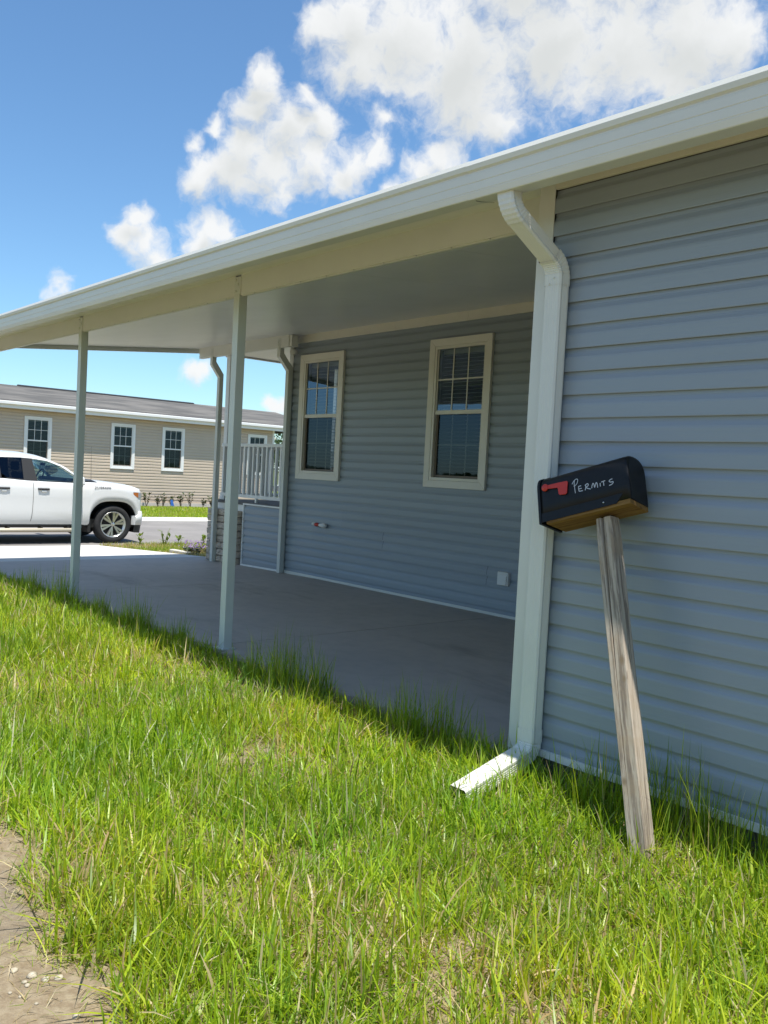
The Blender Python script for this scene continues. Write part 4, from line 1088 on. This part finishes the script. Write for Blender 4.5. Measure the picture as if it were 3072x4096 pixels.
    # bumper corner
    bp_ = MB().loft([[(TCX + sx * (vs_(u) + .02), u + .03, ROADZ + .40), (TCX + sx * (vs_(u) + .03), u + .04, ROADZ + .55), (TCX + sx * (vs_(u) + .015), u + .03, ROADZ + (.60 if u < 8.44 else .70)), (TCX + sx * (vs_(u) - .08), u - .02, ROADZ + .60), (TCX + sx * (vs_(u) - .08), u - .02, ROADZ + .40)] for u in (8.37, 8.42, 8.47, 8.52, 8.56)], True, True, True).build('bumper', M['paint'], truck)
    MB().loft([[(TCX + sx * (vs_(u) - .01), u, ROADZ + .22 + .1 * (8.56 - u)), (TCX + sx * (vs_(u) + .005), u + .02, ROADZ + .40)] for u in (8.37, 8.44, 8.50, 8.56)], False, False, True).build('air_dam', M['trim_black'], bp_)
    MB().box(min(TCX + sx * .78, TCX + sx * .97), max(TCX + sx * .78, TCX + sx * .97), 7.36, 7.42, ROADZ + .24, ROADZ + .52).build('mud_flap', M['trim_black'], truck)
MB().box(TCX - .74, TCX + .74, 8.50, 8.60, ROADZ + .45, ROADZ + .70).build('bumper', M['paint'], truck, .02)
MB().box(TCX - .62, TCX + .62, 8.572, 8.60, ROADZ + .72, ROADZ + 1.0).build('grille', M['trim_black'], truck)
# windscreen, rear glass, dash, seats
ws = MB(); ws.loft([[(TCX + .72 * c, 6.60 + .04 * (1 - c * c), ROADZ + 1.71 + .05 * (1 - c * c)) for c in np.linspace(-1, 1, 7)], [(TCX + .86 * c, 7.22 + .10 * (1 - c * c), ROADZ + 1.30 + .04 * (1 - c * c)) for c in np.linspace(-1, 1, 7)]], False, False, True)
ws.build('windscreen', M['car_glass'], truck)
MB().add([(TCX - .8, 4.94, ROADZ + 1.32), (TCX + .8, 4.94, ROADZ + 1.32), (TCX + .7, 4.96, ROADZ + 1.68), (TCX - .7, 4.96, ROADZ + 1.68)], [(0, 1, 2, 3)]).build('rear_window', M['car_glass_dark'], truck)
MB().box(TCX - .84, TCX + .84, 6.92, 7.15, ROADZ + 1.10, ROADZ + 1.36).build('dashboard', M['trim_black'], truck, .04)
for sx in (-1, 1):
    seat = MB().hexa([(TCX + sx * .45 - .25, 6.10, ROADZ + .9), (TCX + sx * .45 + .25, 6.10, ROADZ + .9), (TCX + sx * .45 + .25, 6.25, ROADZ + .9), (TCX + sx * .45 - .25, 6.25, ROADZ + .9), (TCX + sx * .45 - .22, 5.98, ROADZ + 1.45), (TCX + sx * .45 + .22, 5.98, ROADZ + 1.45), (TCX + sx * .45 + .22, 6.10, ROADZ + 1.45), (TCX + sx * .45 - .22, 6.10, ROADZ + 1.45)]).build('front_seat', M['trim_black'], truck, .04)
    MB().box(TCX + sx * .45 - .14, TCX + sx * .45 + .14, 5.95, 6.05, ROADZ + 1.48, ROADZ + 1.66).build('headrest', M['trim_black'], seat, .03)
MB().box(TCX - .8, TCX + .8, 5.05, 5.2, ROADZ + .8, ROADZ + 1.45).build('rear_seat', M['trim_black'], truck, .04)
sw = MB(); sw.tube([(TCX - .42 + .19 * math.cos(t), 6.80 + .07 * math.sin(t), ROADZ + 1.33 + .18 * math.sin(t)) for t in np.linspace(0, 2 * math.pi, 20)], .016, 6); sw.build('steering_wheel', M['trim_black'], truck)
MB().box(TCX - .1, TCX + .1, 6.70, 6.74, ROADZ + 1.60, ROADZ + 1.66).build('rear_view_mirror', M['trim_black'], truck)
MB().tube([(TCX + .86, 7.44, ROADZ + 1.32), (TCX + .86, 7.42, ROADZ + 2.05)], [.004, .003], 5).build('antenna', M['trim_black'], truck)
MB().hexa([(TCX + .90, 7.30, ROADZ + 1.30), (TCX + .90, 7.55, ROADZ + 1.29), (TCX + .55, 7.55, ROADZ + 1.33), (TCX + .55, 7.30, ROADZ + 1.345), (TCX + .90, 7.30, ROADZ + 1.318), (TCX + .90, 7.55, ROADZ + 1.306), (TCX + .55, 7.55, ROADZ + 1.35), (TCX + .55, 7.30, ROADZ + 1.36)]).build('cowl_trim', M['trim_black'], truck)
# badge lettering
fc = bpy.data.curves.new('badge_text', 'FONT'); fc.body = 'SILVERADO'; fc.size = .062; fc.extrude = .003; fc.align_x = 'CENTER'; fc.space_character = 1.15
to = bpy.data.objects.new('badge_tmp', fc); COL.objects.link(to)
dg = bpy.context.evaluated_depsgraph_get(); tme = bpy.data.meshes.new_from_object(to.evaluated_get(dg)); bpy.data.objects.remove(to)
tme.materials.clear(); tme.materials.append(M['chrome'])
bo = bpy.data.objects.new('badge_lettering', tme); COL.objects.link(bo)
bo.location = (TCX + 1.024, 7.645, ROADZ + 1.175); bo.rotation_euler = (math.radians(90 - 8), math.radians(0), math.radians(90)); attach(bo, truck)

# ---------------------------------------------------------------- grass
def value_noise(x, y, s, seed=0):
    r = np.random.default_rng(seed); t = r.random((64, 64))
    u, v = x * s, y * s
    i, j = np.floor(u).astype(int), np.floor(v).astype(int); fu, fv = u - i, v - j
    fu = fu * fu * (3 - 2 * fu); fv = fv * fv * (3 - 2 * fv)
    g = lambda a, b: t[a % 64, b % 64]
    return (g(i, j) * (1 - fu) + g(i + 1, j) * fu) * (1 - fv) + (g(i, j + 1) * (1 - fu) + g(i + 1, j + 1) * fu) * fv


def grass_object(name, px, py, length, width, lean, colours, label, zoff=0.0, segs=3, z=None, curl=None):
    n = len(px)
    z = (gz(px, py) if z is None else z) + zoff
    az = rng.uniform(0, 2 * np.pi, n); dx, dy = np.cos(az), np.sin(az)
    fa = az + np.pi / 2 + rng.normal(0, .5, n); wx, wy = np.cos(fa), np.sin(fa)
    cv = rng.uniform(.1, 1.0, n) * lean if curl is None else curl
    nv = 2 * segs + 1
    V = np.empty((n, nv, 3), np.float32)
    for k in range(segs + 1):
        t = k / segs
        hor = length * (lean * .55 * t + cv * .75 * t * t)
        up = length * (t - .42 * np.minimum(cv, 1.4) * t ** 2.2) * np.sqrt(np.clip(1 - .25 * lean * lean, .2, 1))
        cx_, cy_, cz_ = px + dx * hor, py + dy * hor, z - .006 + up
        if k == segs:
            V[:, 2 * segs, 0], V[:, 2 * segs, 1], V[:, 2 * segs, 2] = cx_, cy_, cz_
        else:
            w = width * .5 * (1 - .62 * t ** 1.4) * (.75 + .25 * min(1, 3 * t))
            for s, sg in ((0, -1), (1, 1)):
                V[:, 2 * k + s, 0] = cx_ + sg * wx * w; V[:, 2 * k + s, 1] = cy_ + sg * wy * w; V[:, 2 * k + s, 2] = cz_
    base = (np.arange(n) * nv)[:, None]
    quads = np.concatenate([base + np.array([[2 * k, 2 * k + 1, 2 * k + 3, 2 * k + 2]]) for k in range(segs - 1)], 1).reshape(-1, 4) if segs > 1 else np.empty((0, 4), int)
    tris = (base + np.array([[2 * segs - 2, 2 * segs - 1, 2 * segs]])).reshape(-1, 3)
    nq, ntr = len(quads), len(tris)
    me = bpy.data.meshes.new(name)
    me.vertices.add(n * nv); me.vertices.foreach_set('co', V.ravel())
    me.loops.add(nq * 4 + ntr * 3); me.loops.foreach_set('vertex_index', np.concatenate([quads.ravel(), tris.ravel()]).astype(np.int32))
    me.polygons.add(nq + ntr)
    ls = np.concatenate([np.arange(nq) * 4, nq * 4 + np.arange(ntr) * 3]).astype(np.int32)
    me.polygons.foreach_set('loop_start', ls)
    me.update(calc_edges=True)
    ca = me.color_attributes.new('Col', 'FLOAT_COLOR', 'POINT')
    tt = np.array([k / segs for k in range(segs) for _ in (0, 1)] + [1.0])
    C = np.ones((n, nv, 4), np.float32)
    C[:, :, :3] = colours[:, None, :]
    ca.data.foreach_set('color', C.ravel())
    o = obj(name, me, M['grass'])
    return tag(o, label, 'grass', kind='stuff')


def palette(n, green, straw_frac, r=rng):
    """per blade colours"""
    a = np.array([[.27, .41, .018], [.36, .50, .022], [.16, .285, .018], [.45, .56, .045], [.28, .43, .05]])
    c = a[r.integers(0, len(a), n)] * r.uniform(.75, 1.2, (n, 1)) * green
    s = np.array([[.62, .53, .30], [.50, .40, .21], [.70, .63, .42], [.46, .37, .18]])[r.integers(0, 4, n)] * r.uniform(.7, 1.1, (n, 1))
    k = r.random(n) < straw_frac
    c[k] = s[k]
    return c


def in_view(px, py, margin=.30, zc=0.0):
    """keep what the camera and a step to its side could see"""
    P = np.stack([px, py, np.full_like(px, zc) - CAM.z], 1)
    d = P @ np.array(F_); x = P @ np.array(R_); y = P @ np.array(U_)
    tx = 1536 / 3487.4 + margin; ty = 2048 / 3487.4 + margin
    return (d > .3) & (np.abs(x) < tx * d + .3) & (np.abs(y) < ty * d + .3)


def dirt_edge(px, py):
    """> 0 on the lawn, < 0 on the bare dirt"""
    e = 1.06 + .10 * np.clip((-2.6 - px) / 1.0, -1, 1.2) + .05 * np.sin(px * 5.0) + .03 * np.sin(px * 13 + 1)
    e = np.where(px < -3.6, e - (-3.6 - px) * .25, e)
    e = np.where(px > -2.15, e - (px + 2.15) * 1.2, e)
    return py - e


def lawn():
    # tuft centres, denser near the camera
    N = 95000
    cx_ = rng.uniform(-14.5, 1.4, N); cy_ = rng.uniform(-.6, 3.60, N)
    keep = in_view(cx_, cy_)
    dist = np.hypot(cx_, cy_)
    dens = np.interp(dist, [1, 3.5, 7, 14], [1.0, .95, .6, .40])
    edge = dirt_edge(cx_, cy_)
    patch = value_noise(cx_, cy_, 1.6, 3) * .6 + value_noise(cx_, cy_, 4.2, 4) * .4
    dens = dens * np.clip(.40 + 1.8 * (patch - .25), .25, 1.0) * np.clip(edge / .16 + .25, 0, 1)
    keep &= rng.random(N) < dens
    wall = (cx_ > XC) & (cy_ > YN - .02)
    keep &= ~wall
    cx_, cy_, patch = cx_[keep], cy_[keep], patch[keep]
    dist = np.hypot(cx_, cy_)
    nb = rng.integers(3, 9, len(cx_))
    idx = np.repeat(np.arange(len(cx_)), nb); n = len(idx)
    spread = rng.normal(0, .022, (n, 2))
    px, py = cx_[idx] + spread[:, 0], cy_[idx] + spread[:, 1]
    ok = ~((px < XC) & (py > 3.60)) & ~((px >= XC) & (py > YN + .03)); px, py, idx = px[ok], py[ok], idx[ok]; n = len(px)
    tall = value_noise(px, py, 1.1, 8)
    L = rng.gamma(5.0, .0178, n) * (.70 + .60 * tall) + .015
    L = np.clip(L, .025, .26)
    lean = np.clip(rng.normal(.72, .36, n), .02, 1.6)
    up_ = rng.random(n) < .14; lean[up_] *= .4; L[up_] *= 1.35
    w = rng.uniform(.0034, .0098, n) * np.interp(dist[idx], [1, 4, 14], [1, 1.0, 1.7]) * np.clip(L / .08, .7, 1.15)
    straw = .09 + .45 * np.clip(.60 - patch[idx], 0, 1)
    hue = value_noise(px, py, 1.4, 12) * .6 + value_noise(px, py, 5.0, 13) * .4
    c = palette(n, (.88 + .28 * value_noise(px, py, 2.3, 11))[:, None], straw) * np.stack([.78 + .50 * hue, .95 + .14 * hue, np.ones(n)], 1)
    grass_object('lawn_grass', px, py, L, w, lean, c, 'uncut bright green lawn grass in front of the house')
    print('lawn blades', n)
    # short undergrowth and dead thatch
    N = 210000
    px = rng.uniform(-11, 1.4, N); py = rng.uniform(-.6, 3.60, N)
    dist = np.hypot(px, py)
    k = in_view(px, py) & (rng.random(N) < np.interp(dist, [1, 3, 6, 11], [1, .9, .45, .2])) & (rng.random(N) < np.clip(dirt_edge(px, py) / .12 + .85, .22, 1)) & ~((px > XC) & (py > YN))
    px, py = px[k], py[k]; n = len(px)
    L = rng.uniform(.025, .08, n); lean = rng.uniform(.6, 1.7, n); w = rng.uniform(.002, .0042, n)
    c = palette(n, .85, .58)
    grass_object('thatch', px, py, L, w, lean, c, 'dry straw and short undergrowth between the lawn grass blades', segs=2)
    print('thatch', n)
    # tall tufts along the slab edge and at the foot of the wall
    m = 760
    tx = rng.uniform(-13.2, XC + .1, m); ty = rng.uniform(3.43, 3.588, m)
    m2 = 230
    tx = np.concatenate([tx, rng.uniform(XC + .1, .6, m2)]); ty = np.concatenate([ty, rng.uniform(3.25, 3.50, m2)])
    hgt = np.clip(value_noise(tx, ty * 0, 2.3, 21) ** 1.3 * 1.9, .30, 1.5)
    kk = rng.random(len(tx)) < hgt; tx, ty, hgt = tx[kk], ty[kk], hgt[kk]
    nb = rng.integers(6, 16, len(tx)); idx = np.repeat(np.arange(len(tx)), nb); n = len(idx)
    px = tx[idx] + rng.normal(0, .022, n); py = np.minimum(ty[idx] + rng.normal(0, .02, n), np.where(tx[idx] < XC, 3.592, 3.52))
    L = np.clip(rng.gamma(7, .030, n), .06, .40) * hgt[idx] ** .7; lean = np.clip(rng.normal(.24, .18, n), .02, 1.0); w = rng.uniform(.003, .0058, n)
    grass_object('edge_grass', px, py, L, w, lean, palette(n, .85, .04), 'tall grass tufts along the edge of the carport slab', segs=4)
    print('edge', n)


lawn()


def strip(name, x0, x1, y0, y1, n, lmin, lmax, wmul, straw, label, green=1.0, keepf=None):
    px, py = rng.uniform(x0, x1, n), rng.uniform(y0, y1, n)
    if keepf is not None:
        k = keepf(px, py); px, py = px[k], py[k]
    n = len(px)
    L = rng.uniform(lmin, lmax, n) * (.7 + .6 * value_noise(px, py, .8, 5)); w = rng.uniform(.006, .010, n) * wmul
    p_ = value_noise(px, py, .9, 31)
    grass_object(name, px, py, L, w, np.clip(rng.normal(.4, .25, n), .02, 1.2), palette(n, green, np.clip(straw * (p_ * 2), 0, .9)), label, segs=2)


dr_edge = lambda px: np.interp(px, [-17.15, -13.25], [7.25, 7.55])
strip('verge_grass', -17.2, -12.9, 7.25, 13.5, 42000, .05, .13, 1.5, .55, 'patchy yellowing grass verge beside the driveway and road', .85, lambda x, y: (y > dr_edge(x) + .03) & ~((x > -12.95) & (y > 7.2)))
strip('driveway_side_grass', -17.2, -13.2, -1.0, 3.15, 14000, .05, .11, 1.5, .2, 'green grass on the near side of the driveway', 1.0)
strip('far_lawn_grass', -30.9, -25.08, 5.0, 26.0, 75000, .07, .13, 2.6, .10, 'bright green lawn strip in front of the tan house', 1.15)

# ---------------------------------------------------------------- plants
def leaf_cluster(name, base, h, rad, n, lsize, m, parent, stems=5, up=.5, stemmat=None, seedn=0, tall=1.0):
    r = np.random.default_rng(seedn); bx, by, bz = base
    st = MB(); tips = []
    for i in range(stems):
        a = r.uniform(0, 2 * math.pi); k = r.uniform(.2, 1) * rad; hh = h * r.uniform(.6, 1.0)
        p0 = (bx, by, bz - .02); p1 = (bx + .5 * k * math.cos(a), by + .5 * k * math.sin(a), bz + .55 * hh); p2 = (bx + k * math.cos(a), by + k * math.sin(a), bz + hh)
        st.tube([p0, p1, p2], [.012 * h + .003, .008 * h + .002, .003], 5); tips.append((p0, p1, p2))
    lv = MB()
    for i in range(n):
        p0, p1, p2 = tips[r.integers(0, stems)]; t = r.uniform(.25, 1.0)
        c = Vector(p0) * (1 - t) ** 2 + Vector(p1) * 2 * t * (1 - t) + Vector(p2) * t * t
        a = r.uniform(0, 2 * math.pi); el = r.uniform(-.3, 1.2) * up + .2
        d = Vector((math.cos(a) * math.cos(el), math.sin(a) * math.cos(el), math.sin(el))); s_ = lsize * r.uniform(.6, 1.2)
        sd = d.cross(Vector((0, 0, 1))).normalized() * s_ * .3
        q0, q1 = c + d * s_ * .05, c + d * s_; mid = (q0 + q1) / 2 + Vector((0, 0, s_ * .08))
        lv.add([q0, mid + sd, q1, mid - sd], [(0, 1, 2, 3)])
    f = lv.build('foliage', m, parent); f['kind'] = 'stuff'
    st.build('stem', stemmat or M['stem'], parent)


ordinal = ['first', 'second', 'third', 'fourth', 'fifth', 'sixth', 'seventh', 'eighth']
MB().box(-31.55, -30.95, 6.0, 23.0, -.24, -.185).build('mulch_bed', M['mulch'])['kind'] = 'structure'
for i, (y, hh) in enumerate(((15.10, .62), (15.58, .40), (15.80, .52), (16.14, .55), (16.57, .56), (16.98, .66), (17.55, .40), (17.93, .52))):
    e = empty('foundation_shrub', (-31.25, y, -.19), ordinal[i] + ' small leafy shrub from the truck along the tan house foundation', 'shrub', 'young shrubs along the tan house')
    leaf_cluster('shrub', (-31.25, y, -.19), hh, .20, 46, .13, M['shrub'], e, 6, .6, seedn=100 + i)
tagm = MB().hexa([(-31.02, 16.02, -.19), (-31.02, 16.16, -.19), (-31.0, 16.16, -.19), (-31.0, 16.02, -.19), (-31.06, 16.00, .10), (-31.06, 16.10, .10), (-31.04, 16.10, .10), (-31.04, 16.00, .10)]).build('plant_tag', M['blue_tag'])
tag(tagm, 'small blue plant tag between the shrubs by the tan house', 'tag')
# flower bed beside the block pier
ed = MB()
ed.hexa([(-14.75, 7.62, -.22), (-14.05, 7.60, -.22), (-14.05, 7.70, -.22), (-14.75, 7.72, -.22), (-14.75, 7.62, -.085), (-14.05, 7.60, -.07), (-14.05, 7.70, -.07), (-14.75, 7.72, -.085)])
tag(ed.build('bed_edging', M['kerb'], None, .015), 'short pale concrete edging stone beside the purple flowers', 'edging')
for i, (x, y, lab) in enumerate(((-14.1, 7.78, 'clump of purple flowers next to the concrete edging stone'), (-14.2, 8.12, 'clump of purple flowers nearest to the block pier'), (-14.75, 8.05, 'purple flower clump at the back of the bed by the verge'))):
    zb = float(gz(x, y)); e = empty('flower_clump', (x, y, zb), lab, 'flowers', 'purple flowers by the driveway')
    leaf_cluster('flower', (x, y, zb), .16, .20, 150, .07, M['shrub'], e, 14, .6, seedn=200 + i)
    bl = MB(); r = np.random.default_rng(300 + i)
    for k in range(46):
        c = Vector((x + r.normal(0, .10), y + r.normal(0, .10), zb + r.uniform(.12, .26))); s_ = r.uniform(.012, .024)
        bl.add([c + Vector((s_, 0, 0)), c + Vector((0, s_, s_ * .3)), c + Vector((-s_, 0, 0)), c + Vector((0, -s_, -s_ * .3)), c + Vector((0, 0, s_))], [(0, 1, 4), (1, 2, 4), (2, 3, 4), (3, 0, 4)])
    b_ = bl.build('blossoms', M['flower'], e); b_['kind'] = 'stuff'
# weeds standing above the verge
for i, (x, y, hh, lab) in enumerate(((-16.75, 7.98, .26, 'weed with narrow leaves in the verge in front of the truck bumper'), (-16.8, 8.56, .42, 'tallest wispy weed in the middle of the verge'), (-16.7, 8.80, .30, 'broad leaved weed right of the tall wispy one'), (-16.8, 9.48, .34, 'upright broad leaved weed beside the block pier edge'))):
    zb = float(gz(x, y)); e = empty('verge_weed', (x, y, zb), lab, 'weed', 'weeds in the verge')
    leaf_cluster('weed', (x, y, zb), hh, .07 if i != 1 else .14, 15 if i != 1 else 14, .12 if i != 1 else .10, M['weed'], e, 3 if i != 1 else 7, 1.0, M['weed'], seedn=400 + i)

# tree glimpsed beyond the tan house porch
def tree(name, x, y, zb, h, cr, nleaf, lab, seedn):
    e = empty(name, (x, y, zb), lab, 'tree', 'trees beyond the tan house'); r = np.random.default_rng(seedn)
    t = MB(); t.tube([(x, y, zb - .1), (x + .1, y, zb + h * .3), (x, y + .1, zb + h * .55)], [.16, .13, .09], 8); limbs = []
    for k in range(9):
        a = r.uniform(0, 2 * math.pi); z0 = h * r.uniform(.3, .55); p0 = (x, y, zb + z0); p2 = (x + cr * .75 * math.cos(a), y + cr * .75 * math.sin(a), zb + h * r.uniform(.6, .95)); t.tube([p0, tuple((Vector(p0) + Vector(p2)) / 2 + Vector((0, 0, .2))), p2], [.06, .04, .015], 5); limbs.append(p2)
    t.build('trunk', M['bark'], e)
    lv = MB()
    for k in range(nleaf):
        c = Vector(limbs[r.integers(0, len(limbs))]) + Vector(r.normal(0, cr * .30, 3)); d = Vector(r.normal(0, 1, 3)).normalized(); s_ = r.uniform(.12, .25); sd = d.cross(Vector(r.normal(0, 1, 3))).normalized() * s_ * .4
        lv.add([c - d * s_ * .5, c + sd, c + d * s_ * .5, c - sd], [(0, 1, 2, 3)])
    lv.build('crown', M['tree_leaf'], e)['kind'] = 'stuff'
tree('tree', -50.0, 34.2, -.2, 3.7, 1.6, 2200, 'green tree glimpsed behind the porch of the tan house', 5)

def tree_line():
    r = np.random.default_rng(77); lv = MB()
    for k in range(46):
        cx_, cy_, hh = -95 + k * 2.2 + r.uniform(-1, 1), -38 + r.uniform(-4, 4), r.uniform(1.2, 2.3)
        for j in range(110):
            c = Vector((cx_ + r.normal(0, 1.3), cy_ + r.normal(0, 1.0), -.2 + hh * r.uniform(0, 1) ** .8)); d = Vector(r.normal(0, 1, 3)).normalized(); s_ = r.uniform(.5, .9); sd = d.cross(Vector(r.normal(0, 1, 3))).normalized() * s_ * .5
            lv.add([c - d * s_ * .5, c + sd, c + d * s_ * .5, c - sd], [(0, 1, 2, 3)])
    tag(lv.build('far_tree_line', M['tree_leaf']), 'far dark line of trees mirrored in the window panes', 'trees', kind='stuff')
tree_line()

def crumbs():
    r = np.random.default_rng(91); b = MB(); k = 0
    while k < 1500:
        x, y = r.uniform(-4.6, -1.9), r.uniform(.2, 1.3)
        if float(dirt_edge(np.array([x]), np.array([y]))[0]) > .05:
            continue
        s_ = min(.009, r.gamma(1.6, .0014) + .0008); z = float(gz(x, y)); k += 1
        v = [(x + s_ * a * r.uniform(.6, 1.2), y + s_ * c * r.uniform(.6, 1.2), z + s_ * (d * .8 - .15)) for a, c, d in ((1, 0, 0), (0, 1, 0), (-1, 0, 0), (0, -1, 0), (.1, .1, 1))]
        b.add(v, [(0, 1, 4), (1, 2, 4), (2, 3, 4), (3, 0, 4)])
    tag(b.build('dirt_crumbs', mat('dirt_crumb', (.30, .25, .18), .95, vscale=40, col2=(.14, .115, .09))), 'loose crumbs and grit on the bare dirt', 'grit', kind='stuff')
crumbs()

# ---------------------------------------------------------------- stones on the bare dirt
for i, (x, y, s_) in enumerate(((-2.582, .887, .013), (-2.528, .922, .016), (-2.487, .948, .013), (-2.474, .981, .014), (-2.507, .893, .009), (-2.488, .894, .009), (-2.445, .861, .007), (-2.277, .957, .012), (-2.479, .843, .006), (-2.39, .886, .006))):
    r = np.random.default_rng(500 + i); prof = [(-.45 * s_, .15 * s_), (-.3 * s_, .75 * s_), (0, 1.0 * s_), (.35 * s_, .7 * s_), (.5 * s_, .1 * s_)]
    q = MB().lathe(prof, 'z', 9, (0, 0, 0)); q.v = [(a * r.uniform(.8, 1.25), b * r.uniform(.75, 1.15), c * r.uniform(.85, 1.2)) for a, b, c in q.v]
    o = q.build('pebble', M['stone']); o.location = (x, y, float(gz(x, y)) + .12 * s_); o.rotation_euler = (0, 0, r.uniform(0, 3))
    lab = {0: 'leftmost pale stone of the row on the bare dirt', 1: 'largest pale stone in the row on the bare dirt', 2: 'middle pale stone of the row on the bare dirt', 3: 'pale stone at the grass end of the row on bare dirt', 7: 'lone pale stone on the dirt near the bottom edge'}
    tag(o, lab.get(i, 'tiny pale stone below the row of stones on bare dirt'), 'stone', 'pale stones on the bare dirt')
